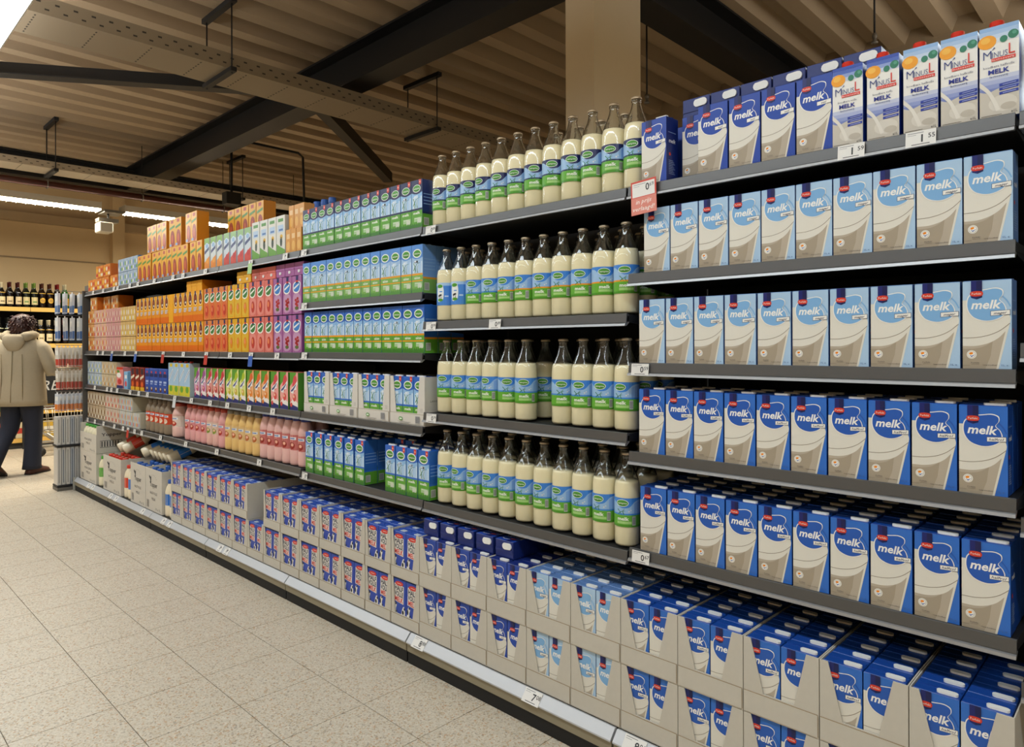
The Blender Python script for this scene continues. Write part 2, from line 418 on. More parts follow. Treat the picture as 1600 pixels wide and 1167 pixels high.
# ================================================================== shelving
JX = [.76, -.244, -1.238, -2.259, -3.266, -4.261, -5.22, -6.18, -7.14]
ST = 1.783
LEV = {0: [ST, 1.29, .92, .57], 1: [ST, 1.512, 1.234, .958, .657], 2: [ST, 1.389, 1.013, .643], 3: [ST+.004, 1.513, 1.259, .951, .645]}
for k in (4, 5, 6, 7): LEV[k] = [ST+.004, 1.256, .952, .655]
BAYNAME = {0: 'dark shelving bay cut off at the right edge', 1: 'dark shelving bay holding blue and light blue milk cartons', 2: 'dark shelving bay holding glass milk bottles',
           3: 'dark shelving bay holding slim green and blue cartons', 4: 'shelving bay with purple cartons and blue-capped pink bottles', 5: 'shelving bay with orange cartons and red-capped pink bottles',
           6: 'shelving bay with blue cartons and red-labelled brown bottles', 7: 'shelving bay with pale drink multipacks at the left end'}
BASE_Z = .116
def bay(k):
    x1, x0 = JX[k], JX[k+1]; g = .004
    o = thing('shelf_bay', BAYNAME[k], 'shelving', ((x0+x1)/2, 0, 0), 0, 'gondola shelving bays'); W = (x1-x0)/2-g
    MB().box(-W, W, .505, .52, .14, 1.80, M_BLACK).build('back_panel', o)
    MB().box(W-.012, W+.012-g*2, .46, .505, .11, 1.80, M_DARK).build('upright', o)
    if k == 7: MB().box(-W-.03, -W-.004, -.02, .53, .11, 1.80, mat('#55534f', .5, .4)).build('end_panel', o)
    for z in LEV[k]:
        s = MB().box(-W, W, .012, .46, z-.022, z-.002, M_DARK).build('shelf', o)
        if z < ST-.05: pass
        b = MB(); zt = z+.002
        b.prism([(.012, zt-.004), (.002, zt), (-.001, zt-.002), (-.004, zt-.030), (.0, zt-.031), (.004, zt-.006), (.012, zt-.01)], -W, W, M_RAIL)
        b.prism([(-.004, zt-.031), (-.010, zt-.033), (-.0125, zt-.040), (-.003, zt-.0405), (.012, zt-.03), (.012, zt-.027)], -W, W, M_RAILEDGE)
        b.build('price_rail', s)
        for sx in (-1, 1):
            MB().prism([(.012, z-.004), (.46, z-.004), (.46, z-.075), (.35, z-.06), (.012, z-.026)], sx*(W-.001), sx*(W-.004), M_DARK).build('bracket', s)
        # slotted wire mat at the front of the shelf
    # base deck
    mb = mat('#c9ccd0', .35, .3, noise=.03, nscale=15)
    MB().box(-W, W, -.062, .46, BASE_Z-.022, BASE_Z-.001, M_DARK).build('base_deck', o)
    MB().prism([(-.062, BASE_Z), (-.07, BASE_Z+.002), (-.096, BASE_Z-.027), (-.096, BASE_Z-.032), (-.062, BASE_Z-.0225)], -W, W, mb).build('base_price_rail', o)
    MB().box(-W, W, -.090, -.06, .050, BASE_Z-.0325, mat('#8f866f', .5)).build('base_front', o)
    MB().box(-W, W, -.086, -.055, .001, .050, M_BLACK).build('plinth', o)
    if k == 7: MB().box(-W-.03, -W-.004, -.098, .53, .001, BASE_Z-.0, mat('#a9a89f', .5, .3)).build('base_end_cap', o)
for k in range(8): bay(k)

# ================================================================== cartons
def carton_body(w, d, h, front, side, top, name='carton', fin=True):
    """front face at y=0 .. back y=d, base z=0, centred in x; folded top with a seam"""
    b = MB(); t = .0015
    mf, ms, mt = mat(front, .35), mat(side, .35), mat(top, .4)
    x0, x1 = -w/2, w/2
    vs = [(x0, 0, 0), (x1, 0, 0), (x1, d, 0), (x0, d, 0), (x0, 0, h-t), (x1, 0, h-t), (x1, d, h-t), (x0, d, h-t),
          (x0+t, t, h), (x1-t, t, h), (x1-t, d-t, h), (x0+t, d-t, h)]
    b.add(vs, [(0, 1, 5, 4)], mf); b.add(vs, [(1, 2, 6, 5), (3, 0, 4, 7), (2, 3, 7, 6), (3, 2, 1, 0)], ms)
    b.add(vs, [(4, 5, 9, 8), (5, 6, 10, 9), (6, 7, 11, 10), (7, 4, 8, 11), (8, 9, 10, 11)], mt)
    if fin: b.box(x0+.002, x1-.002, d*.5, d*.5+.010, h, h+.0022, mt)
    return b.mesh(name)
def flipcap(w, d, h, c='#eeeeea', lx=.042, ly=.017, cx=.3, cy=.24, hh=.005):
    pts = []
    for k in range(12):
        a = 2*math.pi*k/12; sx = 1 if math.cos(a) > 0 else -1
        pts.append((w*(cx-.0)+sx*(lx/2-ly/2)+ly/2*math.cos(a)-w*.08, d*cy+ly/2*math.sin(a)))
    return MB().prism(pts, h, h+hh, mat(c, .35), 'z').mesh('cap')
def screwcap(x, y, h, c, r=.013, hh=.016):
    return MB().lathe([(r*1.15, h), (r*1.15, h+.003), (r, h+.004), (r, h+hh-.002), (r*.9, h+hh)], mat(c, .35), 12, (x, y, 0)).mesh('cap')

def milk_carton(name, blue, blob, pill, side, cream='#e1ddd1'):
    w, d, h = 90, 62, 197; a = Art()
    cx = w/2
    def S(pts): return [(p[0]-cx, p[1]) for p in pts]
    rim = smooth_open([(0, 70), (25, 70.5), (50, 76), (70, 86), (87, 101)])
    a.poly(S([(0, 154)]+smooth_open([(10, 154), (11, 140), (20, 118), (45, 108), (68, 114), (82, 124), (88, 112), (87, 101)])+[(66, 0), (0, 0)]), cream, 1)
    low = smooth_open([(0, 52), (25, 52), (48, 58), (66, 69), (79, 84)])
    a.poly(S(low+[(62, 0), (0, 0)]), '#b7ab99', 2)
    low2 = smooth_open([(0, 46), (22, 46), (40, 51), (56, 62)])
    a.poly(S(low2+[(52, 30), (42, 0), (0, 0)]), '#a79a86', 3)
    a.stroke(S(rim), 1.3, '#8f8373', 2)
    bl = [(x_, 106+(y_-100)*1.07) for x_, y_ in [(7, 137), (11, 153), (26, 163), (45, 166.5), (62, 168.5), (74, 164), (75, 154), (69, 144), (77, 135), (81, 122), (75, 109), (58, 101), (40, 100), (21, 107), (10, 121)]]
    c0 = (45, 142); out = smooth_closed(bl); inn = [(c0[0]+(p[0]-c0[0])*.945, c0[1]+(p[1]-c0[1])*.945) for p in out]
    a.stroke(S(smooth_open([(74, 160), (82, 150), (88, 137)])), 2.6, blob, 2)
    a.poly(S(out), '#f2efe8', 4); a.poly(S(inn), blob, 5)
    nav = '#14206a'
    a.poly(S([(16, 196.5), (37, 196.5), (37, 159), (26.5, 155), (16, 159)]), nav, 6); a.poly(S([(26, 196.5), (37, 196.5), (37, 159), (26.5, 155)]), '#0d1650', 7)
    a.poly(S(smooth_closed([(15.5, 163.5), (15.5, 171.5), (26.5, 173.5), (37.5, 171.5), (37.5, 163.5), (26.5, 161.5)], 3)), '#d63a25', 8)
    a.text('Perfekt', 17.5-cx, 165.2, 5, '#f4efe8', 9, w=18)
    a.text('melk', 16-cx, 134, 19, '#f3f1ec', 6, w=56, bold=.025, shear=.22)
    a.poly(S([(52, 117.5), (88, 119.5), (88, 130.5), (52, 128.5)]), '#31406c', 6); a.poly(S([(52.9, 118.4), (87.1, 120.4), (87.1, 129.6), (52.9, 127.6)]), '#efece4', 7)
    a.text(pill, 70-cx, 121.2, 5.6, '#2b3556', 8, w={'vol': 13, 'mager': 24, 'halfvol': 28}[pill], shear=.3, align='c', bold=.01, rot=.05)
    a.ell(17-cx, 33, 9.5, 9.5, '#e9e6dd', 4); a.ell(17-cx, 33, 7.6, 7.6, '#c9c4b6', 5); a.ell(17-cx, 33, 6.6, 6.6, '#f4f2ec', 6)
    a.ell(16-cx, 35.5, 4, 2.6, '#ee8a14', 7, 10, .3); a.poly(S([(12.5, 32), (17, 27.5), (24, 33.5), (17, 30)]), '#2457a8', 7)
    a.text('Perfekt', 16-cx, 13.5, 3, '#4c4a52', 5, w=15); a.rect(16-cx, 11, 31-cx, 11.5, '#6d675e', 5); a.text('Lang houdbaar', 38-cx, 9, 2.4, '#3b3a44', 5, w=26); a.text('1L e', 72-cx, 8, 4, '#49669b', 5, w=12)
    a.rect(0-cx, 8.4, 14-cx, 8.9, '#6d675e', 5)
    body = carton_body(w/1000, d/1000, h/1000, blue, side, side)
    b = Art(); 
    for i in range(9): b.rect(12, 25+i*5, 45-(i % 3)*5, 26.6+i*5, '#9db2d6', 1)
    b.rect(10, 150, 50, 152, '#8ba3cf', 1); b.text('melk', 12, 120, 12, '#e6e9f0', 1, w=36, bold=.02, shear=.2); b.ell(18, 85, 5, 5, '#d63a25', 1)
    sm = b.mesh('side')
    for v in sm.vertices: v.co = Vector((w/2000-v.co.y, v.co.x, v.co.z))
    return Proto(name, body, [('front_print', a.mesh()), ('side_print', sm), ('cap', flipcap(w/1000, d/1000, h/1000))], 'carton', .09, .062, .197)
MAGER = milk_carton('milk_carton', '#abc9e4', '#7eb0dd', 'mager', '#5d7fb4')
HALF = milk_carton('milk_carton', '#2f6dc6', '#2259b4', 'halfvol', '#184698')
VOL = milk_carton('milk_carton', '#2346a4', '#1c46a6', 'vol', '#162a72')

LCAP = flipcap(.09, .062, .197, cx=-.10, cy=.30, lx=.044, ly=.024)
VOL_L = Proto('milk_carton', VOL.body, [('front_print', VOL.parts[0][1]), ('cap', LCAP)], 'carton', .09, .062, .197)
def minusl(top, top2, kind):
    w, d, h = 71, 64, 200; a = Art(); cx = w/2
    def S(p): return [(q[0]-cx, q[1]) for q in p]
    for i, c in enumerate(top): a.rect(-cx, 200-(i+1)*9-.2*0, cx, 200-i*9-.1, c, 1)
    for i, c in enumerate(['#c3c9df', '#a9b2d6', '#8e9bcb', '#7584bf']): a.rect(-cx, 92-(i+1)*9, cx, 92-i*9, c, 1)
    a.poly(S([(0, 50)]+smooth_open([(0, 62), (15, 57), (40, 64), (71, 62)])+[(71, 0), (0, 0)]), '#c9c2b5', 2)
    a.ell(42-cx, 30, 26, 18, '#d6d0c4', 3); a.ell(52-cx, 22, 14, 8, '#bdb5a7', 4)
    a.poly(S(smooth_open([(0, 72), (14, 55), (24, 32), (30, 14)])+smooth_open([(38, 16), (30, 38), (18, 62), (0, 84)])), '#e2ddd2', 5)
    a.ell(14-cx, 168, 17, 15, '#f0a017', 3); a.ell(11-cx, 172, 9, 7, '#f6bb46', 4)
    a.poly(S([(0, 153), (0, 183), (-.0, 183)]), '#f0a017', 3)
    a.ell(44-cx, 168, 7, 7.5, '#2e7d60', 4); a.ell(61-cx, 174, 9.5, 9.5, '#2a7a5c', 4); a.ell(63-cx, 177, 4, 4, '#4f9a7e', 5)
    a.text('M', 7-cx, 130, 19, '#26397f', 6, w=15, bold=-.01); a.text('INUS', 23-cx, 131, 13, '#26397f', 6, w=28, bold=-.01)
    a.poly(S([(22, 147), (27, 154), (29, 152)]), '#26397f', 6); a.text('L', 53-cx, 133, 24, '#d8382c', 6, w=11)
    a.rect(22-cx, 123, 65-cx, 130, '#dd3a2e', 6); a.text('lactosevrij', 24-cx, 124.6, 4, '#f3ebe4', 7, w=38)
    t2 = 'houdbare '+kind
    a.text(t2, 35-cx, 110, 5, '#27345f', 6, w=3.1*len(t2), align='c'); a.text('MELK', 35-cx, 96, 10, '#1f2f8e', 6, w=38, bold=.03, align='c'); a.text('lactosevrij', 35-cx, 88, 5, '#27345f', 6, w=32, align='c')
    for i in range(3):
        y = 66-i*9; a.poly(S([(36, y), (70, y+2), (70, y+8), (36, y+6)]), '#24399a', 6); a.poly(S([(42, y+2.6), (66, y+4), (66, y+5), (42, y+3.6)]), '#b9c3e6', 7)
    a.rect(3-cx, 6, 40-cx, 6.8, '#555049', 6)
    a.text('e1L', 57-cx, 6, 6, '#2b2b30', 6, w=11)
    body = carton_body(w/1000, d/1000, h/1000, '#eceae4', '#2b4aa6', '#b9cbe6')
    return Proto('lactose_free_carton', body, [('front_print', a.mesh()), ('cap', screwcap(-.008, .028, .2, '#d23324', .014, .018))], 'carton', .071, .064, .2)
ML_V = minusl(['#2c4aa8', '#4c68ba', '#8ea2d4', '#c4cfe8'], None, 'volle')
ML_H = minusl(['#8fb4e0', '#a8c4e6', '#c4d6ec', '#dbe4ee'], None, 'halfvolle')

def slim_carton(top, band, redtab, pale=False, cap=None, body_c='#2c66b8', word='melk', second=False):
    w, d, h = 73, 72, 205; a = Art(); cx = w/2
    def S(p): return [(q[0]-cx, q[1]) for q in p]
    sky = '#8fbce6' if not pale else '#a3c4e6'
    a.rect(-cx, 76, cx, 160, sky, 1); a.poly(S([(0, 205), (73, 205), (73, 152)]+smooth_open([(73, 152), (52, 146), (36, 145), (20, 146), (0, 153)])), top, 2)
    if not pale and band == '#1b2352': a.ell(36-cx, 166, 34, 22, '#1b2352', 3)
    for (x0, x1, y0, y1, c) in [(8, 26, 84, 132, '#d6e6f4'), (30, 44, 84, 140, '#c6dcf2'), (48, 60, 84, 126, '#b6d2ee'), (62, 70, 84, 134, '#d2e4f4'), (16, 40, 128, 138, '#e3edf6')]:
        a.rect(x0-cx, y0, x1-cx, y1, c, 2)
    for pts in ([(12, 128), (22, 108), (30, 84)], [(12, 96), (22, 110), (36, 124), (54, 128)], [(40, 86), (36, 104), (42, 120)], [(20, 86), (22, 100), (18, 116)]):
        a.stroke(smooth_open(S(pts)), 4.2, '#2f7d45', 4, taper=True)
    gr = '#5ea332' if not pale else '#7db257'; dg = '#3c7d2a' if not pale else '#5f9a4c'
    a.rect(-cx, 0, cx, 80, gr, 3); a.rect(-cx, 76, cx, 84, band, 4)
    if second: a.rect(-cx, 50, cx, 55, band, 4)
    a.text(word, 36-cx, 60, 11, '#eef3e4', 5, w=46 if word == 'melk' else 40, bold=.03, align='c')
    a.rect(18-cx, 28, 68-cx, 46, '#a9c995', 4); a.rect(40-cx, 22, 66-cx, 40, '#cfd8c4', 5); a.rect(22-cx, 41, 60-cx, 43, '#e8efdd', 6)
    g = [(0, 0)]+[(i*7.3, (22 if i % 2 else 12)+(i*7 % 5)) for i in range(11)]+[(73, 0)]
    a.poly(S(g), dg, 6)
    a.ell(36-cx, 168, 29, 19, '#eef2ea' if band != '#1b2352' else '#1b2352', 4); a.ell(36-cx, 168, 26.5, 16.5, '#eef2ea', 5); a.ell(36-cx, 168, 23.5, 14, '#4e9a36', 6); a.ell(36-cx, 164, 18, 7, '#3c8428', 7)
    a.text('campina', 36-cx, 164.5, 7.5, '#f4f6ee', 8, w=38, align='c', bold=.015)
    if redtab: a.poly(S([(50, 204.5), (66, 204.5), (66, 186), (58, 181), (50, 186)]), '#d8412e', 4); a.ell(58-cx, 194, 4, 4, '#f0b49e', 5)
    body = carton_body(w/1000, d/1000, h/1000, body_c, body_c, top if not pale else '#8fb1d8')
    b = Art()
    b.rect(0.5, 0.5, 71.5, 60, gr, 1); b.rect(0.5, 60, 71.5, 68, band, 2)
    for i in range(4): b.rect(6, 100+i*14, 66, 103+i*14, '#8fb3de', 2)
    b.rect(8, 12, 34, 44, '#d5d8d0', 2)
    for i in range(7): b.rect(10+i*3.2, 14, 11.6+i*3.2, 42, '#4c4f50', 3)
    sm = b.mesh('side')
    for v in sm.vertices: v.co = Vector((w/2000-v.co.y, v.co.x, v.co.z))
    parts = [('front_print', a.mesh()), ('side_print', sm)]
    if cap: parts.append(('cap', flipcap(.073, .072, .205, cap, .05, .02, .08, .2, .006)))
    return Proto('slim_milk_carton', body, parts, 'carton', .073, .072, .205)
SL_NAVY = slim_carton('#1b2352', '#1b2352', True, body_c='#20336f')
SL_PALE = slim_carton('#5a92da', '#e8a02a', False, True, body_c='#6f9bd6', word='calcium', second=True)
SL_ORG = slim_carton('#2a66c4', '#ee9a1c', False, False, word='calcium', second=True)
SL_BLUE = slim_carton('#2a66c4', '#2f6cc8', True, False, cap='#f0f0ec')

def halfvolle():
    w, d, h = 92, 60, 190; a = Art(); cx = w/2
    def S(p): return [(q[0]-cx, q[1]) for q in p]
    a.poly(S([(10, 95), (74, 89), (77, 164), (13, 170)]), '#e6e2da', 2)
    a.ell(46-cx, 172, 28, 9.5, '#d8372a', 3, 14, .05); a.rect(32-cx, 171, 60-cx, 173, '#f0d8cf', 4)
    a.text('HALF', 15-cx, 143, 21, '#18223c', 3, w=56, bold=.03, rot=-.06); a.text('VOLLE', 13-cx, 120, 20, '#18223c', 3, w=58, bold=.03, rot=-.06); a.text('MELK', 15-cx, 97, 20, '#d8372a', 3, w=56, bold=.03, rot=-.06)
    a.poly(S(smooth_closed([(8, 10), (6, 60), (17, 88), (28, 80), (22, 60), (33, 44), (28, 16)])), '#e9e6de', 2)
    for (x, y, rx, ry) in [(10, 66, 6, 12), (22, 84, 5, 5), (14, 30, 7, 9), (26, 52, 4, 6), (24, 14, 5, 6)]: a.ell(x-cx, y, rx, ry, '#1d2230', 3, 8)
    a.poly(S(smooth_closed([(64, 9), (58, 40), (66, 70), (77, 82), (85, 60), (83, 10)])), '#e6e3dc', 2)
    for (x, y, rx, ry) in [(70, 56, 7, 9), (80, 72, 5, 6), (68, 24, 6, 10), (84, 34, 5, 9)]: a.ell(x-cx, y, rx, ry, '#1d2230', 3, 8)
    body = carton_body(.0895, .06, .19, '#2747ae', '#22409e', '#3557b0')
    return Proto('cow_print_carton', body, [('front_print', a.mesh()), ('cap', MB().box(-.008, .02, .012, .030, .19, .1925, mat('#ccd3dc', .4)).mesh('cap'))], 'carton', .092, .06, .19)
HV = halfvolle()

def tray_proto(w, d, h, lip, fl, fr, ft, mt, print_=None, solid=False):
    """open-front cardboard tray: U-shaped front with tapered flaps; local origin front-left-bottom centre"""
    t = .003; x0, x1 = -w/2, w/2
    b = MB()
    b.prism([(x0+.001, .0), (x0+.001, h), (x0+ft, h), (x0+fl, lip), (x1-fr, lip), (x1-ft*1.6, h), (x1-.001, h), (x1-.001, 0)], 0, t, mt, 'y')
    front = b.mesh('front_panel')
    lb = MB().box(x0+.002, x1-.004, -.0022, -.0002, .004, lip-.004, mt); lb.box(x0+.002, x1-.004, -.0023, -.0001, lip-.0039, lip-.0027, M_CARDIN); lb.box(x1-.0039, x1-.0029, -.0023, -.0001, .004, lip-.004, M_CARDIN); l = lb.mesh('front_lip')
    sd = MB().prism([(t+.0005, 0), (d, 0), (d, h*.97), (d*.3, h), (t+.0005, h)], 0, .0025, mt, 'x').mesh('side_panel')
    base = MB().box(x0+.004, x1-.004, t+.0005, d, 0, .002, mt).mesh('base_panel')
    return dict(w=w, d=d, h=h, parts=[('front_panel', front, (0, 0, 0)), ('front_lip', l, (0, 0, 0)), ('side_panel', sd, (x0+.0008, 0, 0)), ('side_panel', sd, (x1-.0033, 0, 0)), ('base_panel', base, (0, 0, 0))]+([('print', print_, (0, 0, 0))] if print_ else []))
def put_tray(tp, x, y, z, label, group):
    o = thing('carton_tray', label, 'cardboard tray', (x, y, z), 0, group)
    for nm, me, lc in tp['parts']: link(nm, me, o, lc)
    return o
TRAY_M = tray_proto(.1967, .40, .199, .062, .054, .062, .020, M_CARD)
TRAY_H = tray_proto(.1905, .40, .199, .050, .024, .046, .012, M_CARD)

# ---------------------------------------------------------------- right bay
YF = .010
def right_bay():
    D = {0: 'top', 1: 'second', 2: 'third', 3: 'fourth', 4: 'lowest'}
    z = LEV[1]
    # top shelf: whole-milk cartons, the left one alone, one set back
    vx = [-1.148, -1.035, -.953, -.858, -.764, -.670]
    for i, x in enumerate(vx):
        y = YF if i != 1 else .062
        put(VOL, x, y, z[0], 'dark blue whole milk carton, %s from left in front row, top shelf right bay' % ORD[i], 'dark blue cartons on the top shelf', (0, 0, R([-3, 0, .6, -.5, .4, -.6][i])), skip=('cap',) if i else ())
    for i in range(10):
        x = -1.195+i*.0925
        put(VOL, x, .135, z[0], 'dark blue carton standing behind front row, %s from left, top shelf right bay' % ORD[i], 'dark blue cartons behind the top front row', bare=True, skip=('cap',))
    for i in range(6):
        x = -1.055+i*.0945; 
        o = put(VOL_L, x, .296, z[0]+.2005+.062, 'dark blue carton lying flat, white cap forward, %s from left, top shelf' % ORD[i], 'cartons lying on the top shelf stock', (R(90), R(180), 0), bare=True)
    mxs = [-.589, -.5085, -.4285, -.352, -.2775]
    for i, x in enumerate(mxs):
        p = ML_V if i < 2 else ML_H
        put(p, x, YF, z[0], 'white lactose-free carton with %s top and red cap, %s from left' % ('dark blue' if i < 2 else 'pale blue', ORD[i]), 'lactose-free cartons on the top shelf', (0, 0, R(jit(.8))))
        for r in (1,): put(p, x, YF+.068*r, z[0], 'lactose-free carton in row %s behind front, %s from left, top shelf' % (('two', 'three')[r-1], ORD[i]), 'lactose-free cartons behind', bare=True, skip=('cap',))
    for lv, p, desc in ((1, MAGER, 'light blue skimmed milk carton'), (2, MAGER, 'light blue skimmed milk carton'), (3, HALF, 'blue semi-skimmed milk carton'), (4, HALF, 'blue semi-skimmed milk carton')):
        a, b = {1: (-1.186, -.252), 2: (-1.206, -.254), 3: (-1.206, -.262), 4: (-1.202, -.258)}[lv]
        row(p, lin(a, b, 10), YF, z[lv], desc, 'in front row, %s shelf right bay' % D[lv], 'cartons on %s shelf of the right bay' % D[lv], jr=1.0, skip=('cap',) if lv < 3 else ())
        n = {1: 0, 2: 0, 3: 2, 4: 4}[lv]
        for r in range(1, n+1):
            for i, x in enumerate(lin(a, b, 10)):
                put(p, x, YF+.0645*r, z[lv], '%s, row %s back, %s from left, %s shelf right bay' % (desc.replace(' milk', ''), ('two', 'three', 'four', 'five', 'six')[r-1], ORD[i], D[lv]), 'rear cartons on %s shelf of the right bay' % D[lv], bare=True, skip=('cap',) if lv < 3 else ())
right_bay()

# ---------------------------------------------------------------- base trays
EDGES = [-4.907+.1908*i for i in range(6)]+[-3.762+.1935*i for i in range(8)]+[-2.214+.1971*i for i in range(11)]
def base_trays():
    y = -.058; zl = BASE_Z
    for i in range(len(EDGES)-1):
        xc = (EDGES[i]+EDGES[i+1])/2
        melk = i >= 14
        if melk:
            p = VOL if i < 17 else (MAGER if i < 19 else HALF); tp = TRAY_M; cw = .0915
            desc = 'dark blue' if i < 17 else ('light blue' if i < 19 else 'mid blue'); cat = 'melk'
        else: p = HV; tp = TRAY_H; cw = .0905; desc = 'cow-print'
        n = i+1 if not melk else i-13
        for layer in (0, 1):
            if i == 6 and layer == 1: continue
            z = zl+layer*.2; ln = ('lower', 'upper')[layer]
            put_tray(tp, xc, y, z, 'cardboard tray of %s cartons, %s from left, %s layer of %s trays' % (desc, ORD[n-1], ln, 'right' if melk else 'left'), 'cardboard trays on the bottom shelf, %s layer' % ln)
            rows = (5 if melk else 4) if layer else 1
            for r in range(rows):
                for s in (0, 1):
                    x = xc+(s-.5)*cw*1.015
                    put(p, x, y+.0055+r*.0635, z+.0023, '%s milk carton %s, row %s, in %s tray from left, %s layer' % (desc, ('left', 'right')[s], ('one', 'two', 'three', 'four', 'five')[r], ORD[n-1], ln),
                        '%s cartons in %s trays' % (desc, ln), bare=r > 0)
    # five whole-milk cartons lying on the left-hand dark blue trays
    for i in range(5):
        x = -2.185+i*.105; z = zl+.2+.2*1+.0025
        o = put(VOL_L, x, .175, z+.0625, 'dark blue milk carton lying on trays, cap forward, %s from left' % ORD[i], 'cartons lying on the dark blue trays', (R(90), R(180), 0))
base_trays()

# ---------------------------------------------------------------- glass milk bottles
M_GLASS = glass_mat('clear_glass', (.97, .98, .97), 1.45, .02)
M_MILK = mat('#f3e6bf', .3)
def neck_glass():
    m = bpy.data.materials.new('neck_glass'); m.use_nodes = True; b = m.node_tree.nodes['Principled BSDF']
    b.inputs['Base Color'].default_value = (.93, .95, .94, 1); b.inputs['Transmission Weight'].default_value = 1; b.inputs['Roughness'].default_value = .03; b.inputs['IOR'].default_value = 1.46
    return m
M_NECK = neck_glass()
def bottle_proto(kind):
    lo = [(.035, 0), (.0402, .003), (.0418, .010), (.0418, .176), (.0414, .190), (.0398, .203), (.0372, .2125)]
    up = [(.0372, .2125), (.0325, .226), (.0268, .240), (.0212, .254), (.0172, .267), (.0150, .279), (.0150, .283), (.0166, .285), (.0166, .290), (.0150, .292)]
    g = MB().lathe(lo, M_GLASS, 20, cap0=False, cap1=False); g.lathe(up, M_NECK, 20, cap0=False, cap1=False)
    inn = [(r-.0026, z) for r, z in up]; g.lathe(inn[::-1], M_NECK, 20, cap0=False, cap1=False)
    glass = g.mesh('milk_bottle')
    mk = [(.0, .0045), (.038, .005), (.0406, .011), (.0406, .176), (.0402, .190), (.0386, .203), (.0360, .2120), (.0, .2122)]
    milk = MB().lathe(mk, M_MILK, 20, cap0=False, cap1=False).mesh('milk')
    b = MB().lathe([(.0172, .2915), (.0182, .2925), (.0172, .297), (.0150, .2995), (.0, .3005)], mat('#b9a68a', .3, .6), 14, cap0=True, cap1=False)
    cap = b.mesh('cap')
    a = Art(.3); hw = 104; z0 = 66; z1 = 158
    if kind == 'cow':
        a.rect(-hw, z0, hw, z1, '#4a8ad8', 0); a.rect(-hw, 146, hw, z1, '#a5c8ec', 1); a.poly(smooth_closed([(-20, 84), (-24, 120), (-18, 146), (2, 150), (10, 130), (8, 92), (-4, 82)]), '#eef1f0', 2)
        a.ell(-8, 144, 16, 9, '#eef2ea', 3); a.ell(-8, 144, 14, 7.5, '#4e9a36', 4); a.ell(-6, 88, 13, 6, '#58a02e', 3); a.poly([(-14, 100), (2, 106), (0, 112), (-10, 110), (-16, 106)], '#23242c', 4); a.rect(-3, 92, -1, 102, '#23242c', 4); a.rect(-12, 92, -10, 102, '#23242c', 4)
        a.rect(14, 100, 30, 106, '#c4daf0', 2); a.rect(-10, 120, 4, 124, '#4a8ad8', 3)
    else:
        top, band = {'navy': ('#1a2458', '#1a2458'), 'orange': ('#3f86d8', '#ee9a1c'), 'blue': ('#3f86d8', '#3f86d8')}[kind]
        a.rect(-hw, z0, hw, z1, '#9cc0e4', 0)
        a.poly([(-hw, z1), (hw, z1), (hw, 150)]+smooth_open([(hw, 150), (60, 152), (36, 148), (16, 130), (0, 126), (-14, 128), (-30, 140), (-50, 150), (-hw, 150)]), top, 1)
        a.poly(smooth_open([(30, 140), (60, 148), (hw, 147)])+[(hw, 110), (30, 110)], '#86aee0', 2)
        a.rect(-hw, 104, hw, 109, band, 2); a.rect(-hw, z0, hw, 104, '#63ab34', 2); a.rect(-hw, z0, hw, 73, '#4b9226', 3); a.rect(-26, 76, 22, 84, '#a5cf7e', 3)
        for pts in ([(-24, 122), (-16, 114), (-10, 104)], [(-22, 106), (-12, 114), (2, 118)], [(-2, 106), (-6, 116), (0, 124)]): a.stroke(smooth_open(pts), 3, '#2f7d45', 3, taper=True)
        a.text('melk', -24, 87, 11, '#eef3e4', 4, w=38, bold=.03)
        a.poly([(24, 72), (36, 72), (36, 100), (24, 100)], '#d9dcd6', 4)
        for i in range(7): a.rect(25.2+i*1.5, 74, 26+i*1.5, 98, '#3a3a3c', 5)
        a.ell(-8, 142, 21, 11.5, '#eef2ea', 3); a.ell(-8, 142, 19, 9.8, '#4e9a36', 4); a.ell(-8, 139, 14, 5, '#3c8428', 5); a.text('campina', -8, 139.5, 5.6, '#f4f6ee', 6, w=30, align='c', bold=.01)
        a.ell(14, 116, 2.4, 2.4, '#ece6d8', 3, 8); a.ell(20, 120, 1.8, 1.8, '#ece6d8', 3, 8)
    lab = a.wrapped(.0418)
    return Proto('milk_bottle', glass, [('milk', milk), ('cap', cap), ('label', lab)], 'bottle', .095, .095, .3)
BT = {k: bottle_proto(k) for k in ('navy', 'orange', 'blue', 'cow')}
